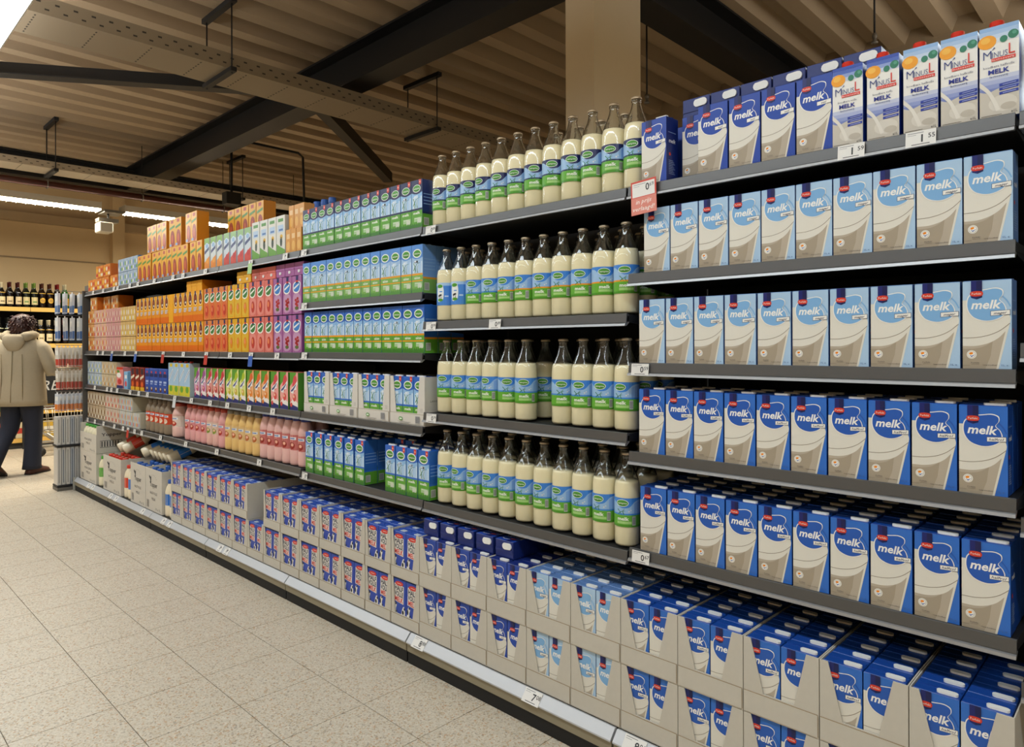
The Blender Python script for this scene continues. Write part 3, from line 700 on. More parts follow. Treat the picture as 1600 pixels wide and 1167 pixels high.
def bottles():
    z = LEV[2]; yb = .062
    def one(kind, x, y, zz, label, group): put(BT[kind], x, y, zz+.001, label, group, (0, 0, R(random.uniform(8, 48))))
    KD = {'navy': 'navy-labelled', 'orange': 'orange-banded', 'blue': 'blue-labelled', 'cow': 'cow-labelled'}
    # top shelf
    n = 12
    for i in range(n):
        one('navy', -2.205+i*.0873, yb, z[0], 'navy-labelled glass milk bottle, %s from left on top shelf' % ORD[i], 'milk bottles on the top shelf')
    for i in range(4):
        one('navy', -1.66+i*.1, yb+.105, z[0], 'glass milk bottle in second row behind, %s from left, top shelf' % ORD[i], 'second row bottles on the top shelf')
    for i in range(11):
        k = 'cow' if i < 2 else ('blue' if i < 4 else 'orange')
        one(k, -2.178+i*.0893, yb, z[1], '%s glass milk bottle, %s from left on second bottle shelf' % (KD[k], ORD[i]), 'milk bottles on the second bottle shelf')
    for i in range(11):
        one('blue', -2.178+i*.0893, yb+(.11 if i == 6 else 0), z[2], 'blue-labelled glass milk bottle, %s from left on third bottle shelf%s' % (ORD[i], ', set back' if i == 6 else ''), 'milk bottles on the third bottle shelf')
    for i in range(11):
        one('blue', -2.178+i*.0893, yb, z[3], 'blue-labelled glass milk bottle, %s from left on lowest bottle shelf' % ORD[i], 'milk bottles on the lowest bottle shelf')
    for s, nm in ((1, 'second'), (2, 'third'), (3, 'lowest')):
        for r, rn in ((1, 'second'), (2, 'third')):
            for i in range(11):
                if s == 2 and i == 6 and r == 1: continue
                one('orange' if s == 1 else 'blue', -2.178+i*.0893, yb+.105*r+.004, z[s], 'glass milk bottle in %s row back, %s from left, %s bottle shelf' % (rn, ORD[i], nm), 'rear milk bottles on the %s bottle shelf' % nm)
bottles()

# ---------------------------------------------------------------- slim carton bay
def slim_bay():
    z = LEV[3]
    for lv, p, desc, nm in ((0, SL_NAVY, 'slim navy-topped milk carton', 'top'), (1, SL_PALE, 'slim pale blue carton with orange stripe', 'second'), (2, SL_ORG, 'slim bright blue carton with orange stripe', 'third')):
        a, b = (-3.262, -2.272) if lv != 2 else (-3.246, -2.262)
        xs = lin(a, b, 13)
        row(p, xs, YF, z[lv], desc, 'on %s shelf' % nm, 'slim cartons on the %s shelf' % nm, jr=.8)
        for r in (1, 2):
            for i, x in enumerate(xs):
                if r == 1 or i == 12: put(p, x, YF+.075*r, z[lv], '%s, %s row back, %s from left, %s shelf' % (desc, ORD[r], ORD[i], nm), 'rear slim cartons on the %s shelf' % nm, bare=i < 12)
    # trays
    a = Art(.7); a.ell(-40, 25, 14, 8, '#4e9a36', 3+20); a.ell(-40, 25, 10, 4, '#dfe8d4', 24)
    a.rect(62, 10, 92, 42, '#c9c6c2', 22)
    for i in range(10): a.rect(63+i*2.9, 12, 64.6+i*2.9, 40, '#56585e', 23)
    a.rect(-60, 12, 30, 13.2, '#8b8378', 23); a.rect(-50, 8, 20, 9.2, '#8b8378', 23)
    for i in range(3): a.rect(90, 60+i*6, 108, 61+i*6, '#8b8378', 2)
    pm = a.mesh('print')
    tp = tray_proto(.243, .38, .208, .052, .042, .052, .022, mat('#d6d0c6', .75, noise=.03, nscale=50), pm)
    xs = lin(-3.262, -2.262, 4)
    for i, x in enumerate(xs):
        o = put_tray(tp, x, 0.0135, z[3], 'pale cardboard tray of slim milk cartons, %s from left on fourth shelf' % ORD[i], 'pale trays on the fourth shelf')
        for s in range(3):
            put(SL_BLUE, x+(s-1)*.0765, .0195, z[3]+.0023, 'slim blue milk carton with red tab, %s from left in %s pale tray' % (ORD[s], ORD[i]), 'slim cartons in pale trays')
        if i == 3:
            b = Art(.7); b.text('LANG HOUDBAAR', 30, 100, 9, '#6d665c', 1, w=120); sm = b.mesh('s')
            for v in sm.vertices: v.co = Vector((.1215-.0006-v.co.y, v.co.x, v.co.z))
            link('side_print', sm, o)
    # lowest shelf
    fx = lin(-3.246, -2.700, 6)
    row(SL_BLUE, [x for x in fx], YF, z[4], 'slim blue milk carton with red tab', 'in left group, lowest shelf', 'slim blue cartons on the lowest shelf', jr=1)
    row(SL_BLUE, [-2.640, -2.558], .16, z[4], 'slim blue milk carton set back in gap', 'on lowest shelf', 'slim blue cartons on the lowest shelf')
    row(SL_BLUE, lin(-2.548, -2.235, 4), YF+.002, z[4], 'slim blue milk carton with red tab', 'in right group, lowest shelf', 'slim blue cartons on the lowest shelf', jr=1)
    for r in (1, 2, 3):
        for i, x in enumerate(fx):
            put(SL_BLUE, x, YF+.076*r, z[4], 'slim blue carton, %s row back, %s from left, left group, lowest shelf' % (ORD[r], ORD[i]), 'rear slim blue cartons', bare=i < 5)
        for i, x in enumerate(lin(-2.548, -2.235, 4)):
            if r > 1 and i < 1: continue
            put(SL_BLUE, x, YF+.002+.076*r+(.09 if i == 0 else 0), z[4], 'slim blue carton, %s row back, %s from left, right group, lowest shelf' % (ORD[r], ORD[i]), 'rear slim blue cartons', bare=True) if not (i == 0) else None
slim_bay()

# ================================================================== juice bays
def simple_carton(name, w, d, h, bg, art, side=None, top=None, cap=None):
    a = Art(); art(a, w, h)
    parts = [('front_print', a.mesh())]
    if cap: parts.append(('cap', cap(w/1000, d/1000, h/1000)))
    return Proto(name, carton_body(w/1000, d/1000, h/1000, bg, side or bg, top or bg), parts, 'carton', w/1000, d/1000, h/1000)
def A_orange(tag_c='#b9c4dc', oval='#6b1d16'):
    def f(a, w, h):
        c = 0
        a.rect(-w/2, 0, w/2, h*.22, '#e06a10', 1); a.rect(-w/2, h*.22, w/2, h*.36, '#e88f1c', 1)
        a.ell(c, h*.74, w*.36, h*.22, '#f6e4b4', 2, 18); a.ell(c, h*.74, w*.31, h*.19, oval, 3, 18); a.ell(c-w*.06, h*.78, w*.12, h*.07, '#a04a2c', 4, 10); a.ell(c+w*.05, h*.66, w*.13, h*.04, '#e2dccf', 5, 10)
        a.rect(-w*.12, h*.88, w*.12, h*.995, '#1d2a66', 4)
        for i in range(3): a.rect(-w*.34, h*(.44-.05*i), w*(.3-.08*i), h*(.47-.05*i), tag_c, 4)
    return f
def A_blob(bg2, blob, fruit, ring='#f3efe6'):
    def f(a, w, h):
        a.poly(smooth_closed([(-w*.42, h*.30), (-w*.3, h*.52), (w*.1, h*.55), (w*.42, h*.42), (w*.36, h*.12), (0, h*.04), (-w*.34, h*.08)]), bg2, 1)
        a.poly(smooth_closed([(-w*.40, h*.68), (-w*.34, h*.80), (0, h*.86), (w*.36, h*.83), (w*.40, h*.72), (w*.26, h*.58), (-w*.06, h*.54), (-w*.34, h*.58)]), ring, 2)
        a.poly(smooth_closed([(-w*.33, h*.68), (-w*.28, h*.78), (0, h*.835), (w*.30, h*.81), (w*.33, h*.72), (w*.2, h*.61), (-w*.05, h*.575), (-w*.28, h*.61)]), blob, 3)
        a.poly([(-w*.28, h*.64), (w*.26, h*.76), (w*.24, h*.80), (-w*.3, h*.69)], '#eef0ea', 4)
        a.rect(-w*.08, h*.80, w*.16, h*.995, '#1b2660', 4); a.rect(-w*.08, h*.84, w*.16, h*.88, '#d63a2a', 5)
        if fruit == 'berries':
            for (x, y) in ((-.1, .36), (.1, .4), (.02, .30), (.16, .32), (-.08, .26), (.06, .22)): a.ell(x*w, y*h, w*.11, h*.04, '#b3262a', 5, 10)
            a.ell(0, h*.15, w*.2, h*.05, '#5c6b34', 4, 10)
        else:
            a.ell(w*.02, h*.28, w*.22, h*.17, fruit, 4, 14); a.ell(-w*.04, h*.32, w*.1, h*.08, '#e98a5c', 5, 10)
    return f
def A_twist(mainc, side, fruit):
    def f(a, w, h):
        a.rect(-w/2, h*.55, w/2, h, '#5b9a34', 1); a.poly([(-w/2, h*.35), (-w/2, h*.62), (w*.05, h*.80), (w*.3, h), (w/2, h), (w/2, h*.2), (w*.1, h*.1)], side, 2)
        a.rect(-w/2, 0, w/2, h*.17, '#1f2c72', 3); a.poly([(-w/2, h*.17), (w/2, h*.09), (w/2, h*.2), (-w*.1, h*.3)], '#efe7e2', 4)
        a.poly(smooth_closed([(-w*.2, h*.55), (-w*.05, h*.85), (w*.2, h*.92), (w*.36, h*.8), (w*.2, h*.6), (w*.05, h*.48)], 4), mainc, 4)
        a.poly([(-w*.46, h*.52), (-w*.3, h*.54), (-w*.2, h*.60), (w*.1, h*.66), (w*.42, h*.78), (w*.46, h*.70), (w*.3, h*.62), (w*.34, h*.55), (w*.06, h*.53), (-w*.06, h*.44), (-w*.3, h*.45)], '#f1f0ec', 6)
        a.poly([(-w*.38, h*.51), (-w*.1, h*.58), (w*.3, h*.70), (w*.28, h*.66), (-w*.05, h*.52), (-w*.3, h*.48)], '#46508a', 7)
        a.ell(w*.08, h*.33, w*.2, h*.10, fruit, 6, 12); a.ell(-w*.3, h*.14, w*.14, h*.06, fruit, 6, 10); a.ell(w*.02, h*.36, w*.09, h*.04, '#f3c9a8', 7, 8)
    return f
def A_blue(a, w, h):
    a.rect(-w*.4, h*.66, w*.4, h*.8, '#17235e', 2); a.rect(-w*.3, h*.42, w*.3, h*.5, '#aebfe2', 2); a.rect(-w*.3, h*.34, w*.2, h*.38, '#aebfe2', 2)
    a.ell(0, h*.86, w*.16, h*.05, '#d23b2c', 2, 10); a.ell(0, h*.14, w*.26, h*.1, '#5c2a20', 2, 12); a.ell(0, h*.17, w*.14, h*.05, '#d9cdb8', 3, 10)
def A_redbar(a, w, h):
    a.rect(-w/2, 0, w/2, h*.16, '#e8b022', 1); a.rect(-w*.3, h*.7, w*.3, h*.95, '#2a2036', 2); a.poly([(-w*.44, h*.46), (w*.44, h*.6), (w*.44, h*.7), (-w*.44, h*.58)], '#ecdcc2', 3); a.ell(0, h*.28, w*.28, h*.12, '#e2622a', 2, 12)
def A_yel(a, w, h):
    a.rect(-w/2, 0, w/2, h*.3, '#d8cf38', 1); a.ell(0, h*.2, w*.3, h*.1, '#6aa83a', 2, 10); a.poly([(-w*.45, h*.4), (w*.45, h*.75), (w*.45, h*.85), (-w*.45, h*.52)], '#f0f0ee', 2)
    a.poly([(-w*.4, h*.47), (w*.4, h*.76), (w*.4, h*.79), (-w*.4, h*.5)], '#4e6ea8', 3); a.rect(-w*.2, h*.88, w*.3, h*.98, '#e0c23a', 2)
def A_fruitwhite(topc, botc, dot):
    def f(a, w, h):
        a.rect(-w/2, h*.8, w/2, h, topc, 1); a.poly([(-w/2, 0), (w/2, 0), (w/2, h*.42), (-w/2, h*.22)], botc, 1)
        a.poly([(-w*.44, h*.48), (w*.42, h*.62), (w*.42, h*.72), (-w*.44, h*.58)], '#3c4a78', 2); a.ell(0, h*.75, w*.34, h*.1, '#cfe0ee', 2, 12); a.ell(0, h*.75, w*.24, h*.07, '#8fb6da', 3, 12); a.ell(w*.1, h*.26, w*.24, h*.09, dot, 3, 12)
    return f
def A_plainwhite(a, w, h):
    a.rect(-w*.3, h*.84, w*.3, h*.92, '#4f8f3a', 1); a.rect(-w*.34, h*.58, w*.34, h*.76, '#b6cce2', 1); a.rect(-w*.2, h*.61, w*.26, h*.66, '#4f79b4', 2)
    a.poly([(-w/2, 0), (w/2, 0), (w/2, h*.12), (0, h*.2), (-w/2, h*.3)], '#69a23c', 1); a.ell(w*.05, h*.34, w*.14, h*.13, '#2d4030', 2, 10); a.ell(w*.08, h*.46, w*.16, h*.06, '#e5b325', 2, 10)
def A_orangetop(a, w, h):
    a.rect(-w/2, 0, w/2, h*.14, '#e89a12', 1); a.poly(smooth_closed([(0, h*.02), (-w*.26, h*.2), (-w*.2, h*.5), (w*.05, h*.58), (w*.34, h*.46), (w*.4, h*.1)], 4), '#a8331a', 2)
    a.ell(w*.02, h*.3, w*.14, h*.16, '#cf5a2c', 3, 10); a.poly([(-w*.4, h*.62), (w*.4, h*.7), (w*.4, h*.78), (-w*.4, h*.7)], '#4f8f2c', 2); a.rect(-w*.2, h*.84, w*.2, h*.95, '#c2441c', 2); a.rect(-w*.42, h*.04, -w*.1, h*.12, '#8fb0da', 3)
flip = lambda w, d, h: flipcap(w, d, h, '#eeeeea', .02, .016, .1, .3, .004)
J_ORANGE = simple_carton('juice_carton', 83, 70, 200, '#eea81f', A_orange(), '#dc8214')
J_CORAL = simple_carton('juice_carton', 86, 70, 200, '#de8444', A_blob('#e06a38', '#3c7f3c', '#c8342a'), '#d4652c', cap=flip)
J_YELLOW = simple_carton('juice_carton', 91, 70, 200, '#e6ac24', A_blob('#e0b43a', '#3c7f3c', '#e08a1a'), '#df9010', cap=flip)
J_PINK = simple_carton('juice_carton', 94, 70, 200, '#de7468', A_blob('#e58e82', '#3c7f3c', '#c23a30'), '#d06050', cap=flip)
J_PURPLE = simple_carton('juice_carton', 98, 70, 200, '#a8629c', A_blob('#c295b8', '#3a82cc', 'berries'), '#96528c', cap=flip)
TW = {k: simple_carton('fruit_drink_carton', 87, 66, 200, c, A_twist(m, sd, fr), '#4c8a2c') for k, c, m, sd, fr in
      (('violet', '#b5679c', '#9c4c8c', '#d9a2c0', '#c04a72'), ('red', '#cf4a4a', '#cc3644', '#e59a92', '#c02a34'), ('lime', '#b8c83c', '#b2c432', '#e2e28a', '#d2b832'), ('orange', '#e88a3a', '#e26a34', '#f0b07a', '#ea8420'), ('pink', '#e07a74', '#da4a54', '#f0a8a0', '#dc4e48'))}
J_BLUE = simple_carton('drink_carton', 87, 60, 175, '#2450a8', A_blue)
J_RED = simple_carton('drink_carton', 88, 60, 178, '#8e2a1c', A_redbar)
J_LEMON = simple_carton('drink_carton', 94, 66, 225, '#a8c8e2', A_yel, '#c2ccd2', cap=lambda w, d, h: screwcap(0, .03, h, '#d8402c', .012, .012))
J_PINKBOX = simple_carton('drink_carton', 165, 70, 172, '#e28a86', lambda a, w, h: (a.rect(-w/2, h*.9, w/2, h, '#cf3a26', 1), a.rect(-w/2, 0, w/2, h*.14, '#24306c', 1), a.ell(-w*.1, h*.62, w*.34, h*.12, '#efefe8', 2), a.ell(0, h*.32, w*.3, h*.13, '#c83a3a', 2), a.ell(-w*.2, h*.8, w*.2, h*.07, '#5c9a3a', 2)))
J_SMALLBLUE = simple_carton('drink_carton', 90, 60, 140, '#7fb4da', lambda a, w, h: (a.ell(0, h*.3, w*.3, h*.16, '#d2505a', 1), a.rect(-w*.3, h*.6, w*.3, h*.8, '#eceff0', 1)))
J_WO = simple_carton('juice_carton', 78, 70, 198, '#d6dcdc', A_fruitwhite('#7fb04a', '#e8892a', '#f0a434'))
J_WR = simple_carton('juice_carton', 78, 70, 198, '#cdd8e0', A_fruitwhite('#8fb87a', '#cf4436', '#c22a30'))
J_WW = simple_carton('juice_carton', 92, 80, 215, '#dedcd2', A_plainwhite, '#c4c6c2')
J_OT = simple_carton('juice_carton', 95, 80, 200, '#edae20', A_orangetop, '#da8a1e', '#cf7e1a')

def multipack(name, w, d, h, nx, nz, cell, accents, film='#c9bfa6', side=None):
    """shrink-wrapped block of small drink packs: one body with each pack as a raised pillar on the front"""
    b = MB(); W = w/2
    b.box(-W, W, .008, d, 0, h, mat(side or film, .25))
    for k in range(nz):
        for i in range(nx):
            x0 = -W+i*w/nx+.0015; x1 = -W+(i+1)*w/nx-.0015; z0 = k*h/nz+.001; z1 = (k+1)*h/nz-.002; c = cell[(i+k) % len(cell)]
            b.box(x0, x1, 0, .008, z0, z1, mat(c, .25))
    body = b.mesh(name); a = Art(.25)
    for k in range(nz):
        for i in range(nx):
            x0 = (-W+i*w/nx)*1000+4; x1 = (-W+(i+1)*w/nx)*1000-4; z0 = k*h/nz*1000; zh = h/nz*1000; c = accents[(i+2*k) % len(accents)]
            a.rect(x0, z0+zh*.12, x1, z0+zh*.34, c, 1); a.ell((x0+x1)/2, z0+zh*.62, (x1-x0)*.4, zh*.18, accents[(i+1) % len(accents)], 1, 8)
    p = Proto(name, body, [('front_print', a.mesh())], 'multipack', w, d, h)
    return p
MP_OR = multipack('drink_multipack', .178, .12, .118, 4, 1, ('#dfa45c', '#d99a50'), ('#e07a1a', '#f0e2c4', '#c8541c'), side='#c9661c')
MP_PK = multipack('drink_multipack', .178, .12, .118, 5, 1, ('#d9a596', '#dfb489'), ('#cf5a66', '#efdcc4', '#e0903a'))
MP_ROSE = multipack('drink_multipack', .178, .12, .118, 5, 1, ('#d99a98', '#cfa08e'), ('#c8848c', '#e2c4b4'))
MP_YE = multipack('drink_multipack', .178, .12, .118, 5, 1, ('#ddb878', '#d6b070'), ('#e8c86a', '#efe6d2'))
MP_BL = multipack('drink_multipack', .2, .12, .105, 6, 1, ('#bcc8d0', '#aebfcf'), ('#86a8cc', '#e2e6e2', '#c2c86a'))
MP_BE = multipack('drink_multipack', .2, .12, .105, 6, 1, ('#d2c0a0', '#ccb894'), ('#b9b0a4', '#e6dcc6', '#d9a25a'))
MP_CUP = multipack('drink_multipack', .17, .12, .118, 4, 1, ('#c8b596', '#b8a283'), ('#8a6a4c', '#e2d6c0'))
MP_RW = multipack('drink_multipack', .18, .12, .118, 6, 1, ('#d6b9a6', '#cfc6b6'), ('#cf4a4a', '#ece4d6', '#d9a27a'))
MP_WB = multipack('drink_multipack', .15, .12, .118, 5, 1, ('#d3cdbf', '#c3c9cc'), ('#d98a8e', '#a9c2d6', '#e2a85a'))
MP_WATER = multipack('drink_multipack', .23, .12, .108, 6, 1, ('#b4c6da', '#a8bed6'), ('#e2e8ea', '#7fa0cc', '#8ab45a'), side='#4a86d0')
MP_SNACK = multipack('drink_multipack', .19, .14, .105, 3, 1, ('#e08a3c', '#df7a34'), ('#c83a2a', '#f0b83a', '#f3e2c4'), side='#d8741c')

def plastic_bottle(name, body_c, label_c, fruit, cap_c, h=.25, r=.041, wide=False):
    rn = r*.52 if not wide else r*.62
    pr = [(r*.82, 0), (r*.97, .004), (r, .016), (r, h*.30), (r*.97, h*.31), (r*.97, h*.62), (r, h*.635), (r*.97, h*.69), (r*.82, h*.79), (rn*1.08, h*.865), (rn, h*.885), (rn, h*.90)]
    body = MB().lathe(pr, mat(body_c, .3), 14).mesh(name)
    cap = MB().lathe([(rn*1.06, h*.90), (rn*1.08, h*.905), (rn*1.06, h*.985), (rn*.95, h)], mat(cap_c, .4), 14).mesh('cap')
    a = Art(.3); H = h*1000; rr = r*.975*1000; L = math.pi*rr
    a.rect(-L, H*.31, L, H*.62, label_c, 0)
    if fruit:
        a.ell(4, H*.40, rr*.55, H*.075, fruit, 1, 12); a.ell(-rr*.9, H*.38, rr*.35, H*.05, fruit, 1, 10); a.ell(10, H*.42, rr*.25, H*.035, '#f0b49a', 2, 8)
        a.rect(-rr*.8, H*.52, rr*.8, H*.575, '#e8e8ea', 1); a.rect(-rr*.6, H*.535, rr*.6, H*.56, '#6f86b8', 2)
    return Proto(name, body, [('cap', cap), ('label', a.wrapped(r*.975, 20))], 'bottle', 2*r, 2*r, h)
PB_PINK = plastic_bottle('yoghurt_drink_bottle', '#e2a3a0', '#dc8f92', '#b3342c', '#b33a28', .245, .043, True)
PB_GREEN = plastic_bottle('yoghurt_drink_bottle', '#e3b0a4', '#e0c2b0', '#8a9a34', '#b33a28', .245, .043, True)
PB_YEL = plastic_bottle('yoghurt_drink_bottle', '#e6bd76', '#e2c088', '#b8622a', '#8b8478', .245, .043, True)
PB_BLUECAP = plastic_bottle('yoghurt_drink_bottle', '#e4b4ac', '#c8706c', '#9a2a26', '#22338c', .262, .043, True)
PB_CHOC = plastic_bottle('chocolate_milk_bottle', '#8b7a66', '#cc4424', '#e8ddc8', '#6e6152', .245, .046)
PB_FAT = plastic_bottle('yoghurt_drink_bottle', '#e2b8ac', '#e6d2c4', '#b8322a', '#a83c2c', .24, .062, True)
PB_MILKR = plastic_bottle('plastic_milk_bottle', '#eee0c2', '#d8432a', None, '#d63a26', .25, .04)
PB_MILKB = plastic_bottle('plastic_milk_bottle', '#eee0c2', '#2f74c8', None, '#2a5cae', .25, .04)
PB_MILKG = plastic_bottle('plastic_milk_bottle', '#eee4c4', '#58a83a', None, '#3f9a34', .25, .04)

def juice():
    z = LEV[4]
    W0 = {0: 'top', 1: 'second', 2: 'third', 3: 'lowest'}
    def many(p, x0, x1, n, lv, desc, layer='', dz=0., y=.012, jr=.7, st=0):
        wh = '%s%s juice shelf' % ('in %s, ' % layer if layer else 'on ', W0[lv])
        row(p, lin(x0, x1, n), y, z[lv]+dz, desc, wh, '%s, %s juice shelf' % (desc, W0[lv]), jr=jr, start=st)
    # ---- top shelf
    many(MP_SNACK, -7.10, -6.5, 3, 0, 'orange snack drink pack', 'lower layer')
    many(MP_SNACK, -6.47, -6.27, 1, 0, 'yellow-orange pack', 'lower layer')
    many(MP_SNACK, -6.86, -6.46, 2, 0, 'orange snack drink pack', 'upper layer', .106)
    many(MP_WATER, -6.25, -5.79, 2, 0, 'blue and white pack', 'lower layer'); many(MP_WATER, -6.25, -5.79, 2, 0, 'blue and white pack', 'upper layer', .109)
    many(J_OT, -5.78, -5.49, 3, 0, 'orange juice carton', 'lower left layer'); many(J_OT, -5.47, -4.79, 7, 0, 'orange juice carton', 'lower middle layer'); many(J_OT, -4.76, -4.55, 2, 0, 'orange juice carton', 'lower right layer')
    many(J_OT, -5.57, -5.18, 4, 0, 'orange juice carton', 'upper left layer', .202); many(J_OT, -4.83, -4.64, 2, 0, 'orange juice carton', 'upper right layer', .202)
    for i, x in enumerate((-5.09, -4.98)): put(J_OT, x, .02, z[0]+.202, 'orange carton turned sideways, %s from left, upper layer top juice shelf' % ORD[i], None, (0, 0, R(4)))
    for i in range(6): put(J_OT, -4.50+i*.1, .17, z[0]+.202*0, 'orange carton behind white cartons, %s from left, top juice shelf' % ORD[i], 'rear orange cartons', bare=True)
    for i in range(5): put(J_OT, -4.48+i*.103, .17, z[0]+.202, 'orange carton stacked behind white cartons, %s from left, top juice shelf' % ORD[i], 'rear orange cartons stacked')
    many(J_WO, -4.525, -4.24, 3, 0, 'white carton with green and orange print'); many(J_WR, -4.235, -3.85, 4, 0, 'white carton with red berry print'); many(J_WW, -3.845, -3.455, 4, 0, 'tall white carton with green foot')
    many(simple_carton('juice_carton', 52, 60, 128, '#d8963c', lambda a, w, h: (a.ell(0, h*.3, w*.3, h*.2, '#e8b45a', 1), a.rect(-w*.3, h*.6, w*.3, h*.8, '#e9c48a', 1)), '#cf8a30'), -3.445, -3.28, 3, 0, 'small amber carton', 'lower layer')
    many(simple_carton('juice_carton', 52, 60, 128, '#d8963c', lambda a, w, h: (a.ell(0, h*.3, w*.3, h*.2, '#e8b45a', 1), a.rect(-w*.3, h*.6, w*.3, h*.8, '#e9c48a', 1)), '#cf8a30'), -3.445, -3.28, 3, 0, 'small amber carton', 'upper layer', .13, y=.03)
    pbw = plastic_bottle('drink_bottle', '#aebfd2', '#3f6cb8', '#c23a30', '#2f62b8', .25, .038)
    for i, x in enumerate((-3.62, -3.53)): put(pbw, x, .155, z[0]+.0, 'blue-capped bottle behind tall white cartons, %s from left' % ORD[i], 'blue-capped bottles on the top shelf')
    for i, x in enumerate((-3.52, -3.44, -3.36)): put(pbw, x, .245, z[0]+.0, 'blue-capped bottle behind amber cartons, %s from left' % ORD[i], 'rear blue-capped bottles on the top shelf', scale=(1, 1, 1.3))
    # ---- second shelf
    cols = [(-7.095+.18*q, p_, n_) for q, (p_, n_) in enumerate(((MP_OR, 'amber'), (MP_PK, 'pink and yellow'), (MP_PK, 'pale pink'), (MP_ROSE, 'rose'), (MP_ROSE, 'dusty rose'), (MP_YE, 'pale yellow'), (MP_YE, 'straw yellow')))]
    for k in range(3):
        for i, (x, p, n) in enumerate(cols):
            put(p, x+.09, .012, z[1]+k*.1195, 'shrink-wrapped %s drink multipack, %s layer from below, second juice shelf' % (n, ORD[k]), 'drink multipacks on the second shelf')
    for i, x in enumerate((-6.97, -6.77, -6.55)): put(MP_OR, x, .02+.05*(i > 0), z[1]+3*.1195, 'orange multipack, %s from left in topmost layer, second juice shelf' % ORD[i], 'topmost orange multipacks')
    many(J_ORANGE, -5.82, -4.54, 15, 1, 'yellow-orange juice carton with brown oval', 'lower layer', jr=.8)
    many(J_ORANGE, -5.82, -5.14, 8, 1, 'yellow-orange carton with oval', 'upper left layer', .2025); many(J_ORANGE, -5.05, -4.54, 6, 1, 'yellow-orange carton with oval', 'upper right layer', .2025)
    put(J_ORANGE, -5.095, .012, z[1]+.2025, 'orange carton showing its plain red side among upper orange row', None, (0, 0, R(0)), bare=True)
    for p, a, b, n, c in ((J_CORAL, -4.53, -4.175, 4, 'coral'), (J_YELLOW, -4.17, -3.89, 3, 'yellow'), (J_PINK, -3.885, -3.595, 3, 'salmon pink'), (J_PURPLE, -3.59, -3.278, 3, 'purple')):
        for k, nm in ((0, 'lower'), (1, 'upper')): many(p, a, b, n, 1, c+' fruit juice carton', nm+' layer', k*.2055)
    def lying(p, a, b, n, desc, hz):
        for i, x in enumerate(lin(a, b, n)):
            put(p, x, .2+.03, z[1]+hz+.0012, '%s carton lying on top, cap forward, %s from left' % (desc, ORD[i]), 'juice cartons lying on the second shelf', (R(90), 0, 0), bare=True)
    lying(J_ORANGE, -4.86, -4.6, 3, 'orange', .4045); lying(J_YELLOW, -4.08, -3.895, 2, 'yellow', .4105); lying(J_PINK, -3.88, -3.595, 3, 'salmon pink', .4105); lying(J_PURPLE, -3.59, -3.285, 3, 'purple', .4105)
    # ---- third shelf
    for k in range(2):
        for i in range(4):
            p, n = (MP_BL, 'bluish') if i < 2 else (MP_BE, 'beige')
            put(p, -7.02+i*.207, .012, z[2]+k*.1065, '%s drink multipack, %s of four, %s layer, third juice shelf' % (n, ORD[i], ('lower', 'upper')[k]), 'pale multipacks on the third shelf')
    many(J_PINKBOX, -6.31, -6.14, 1, 2, 'pink box with red top'); many(J_SMALLBLUE, -6.12, -6.03, 1, 2, 'short light blue carton')
    many(J_RED, -5.96, -5.64, 3, 2, 'dark red and yellow carton'); many(J_BLUE, -5.625, -5.17, 5, 2, 'royal blue carton'); many(J_LEMON, -5.155, -4.76, 4, 2, 'pale blue and yellow carton')
    for k, a, b, n in (('violet', -4.69, -4.495, 2), ('red', -4.49, -4.215, 3), ('lime', -4.205, -3.925, 3), ('orange', -3.915, -3.64, 3), ('pink', -3.63, -3.31, 3)): many(TW[k], a, b, n, 2, 'green-topped %s fruit drink carton' % k)
    # ---- lowest shelf
    for k in range(2):
        for i in range(7):
            p, n = ((MP_CUP, 'beige cup'), (MP_CUP, 'tan cup'), (MP_CUP, 'brown cup'), (MP_RW, 'red and white'), (MP_RW, 'pink and white'), (MP_WB, 'white and blue'), (MP_WB, 'white and pink'))[i]
            x = (-7.04, -6.865, -6.69, -6.51, -6.325, -6.15, -5.99)[i]
            put(p, x, .012, z[3]+k*.1195, '%s multipack, %s layer, lowest juice shelf' % (n, ('lower', 'upper')[k]), 'multipacks on the lowest juice shelf')
    many(MP_WB, -5.90, -5.75, 1, 3, 'pale multipack beside brown bottles')
    many(PB_CHOC, -5.66, -5.19, 5, 3, 'brown bottle with red label', y=.06); many(PB_FAT, -5.14, -5.01, 1, 3, 'fat pale pink bottle', y=.075)
    many(PB_PINK, -4.90, -4.54, 4, 3, 'red-capped pink bottle', y=.058); many(PB_GREEN, -4.535, -4.36, 2, 3, 'pink bottle with green fruit label', y=.058); many(PB_PINK, -4.355, -4.267, 1, 3, 'last red-capped pink bottle', y=.058)
    many(PB_YEL, -4.262, -3.80, 5, 3, 'pale orange bottle with peach label', y=.058); many(PB_BLUECAP, -3.795, -3.275, 6, 3, 'pink bottle with blue cap', y=.058)
    for p, a, b, n, c in ((PB_PINK, -4.90, -4.27, 7, 'pink'), (PB_YEL, -4.262, -3.80, 5, 'pale orange'), (PB_BLUECAP, -3.795, -3.275, 6, 'blue-capped')):
        for i, x in enumerate(lin(a, b, n)): put(p, x, .152, z[3], '%s bottle in second row back, %s from left, lowest juice shelf' % (c, ORD[i]), 'rear bottles on the lowest juice shelf', bare=True)
juice()

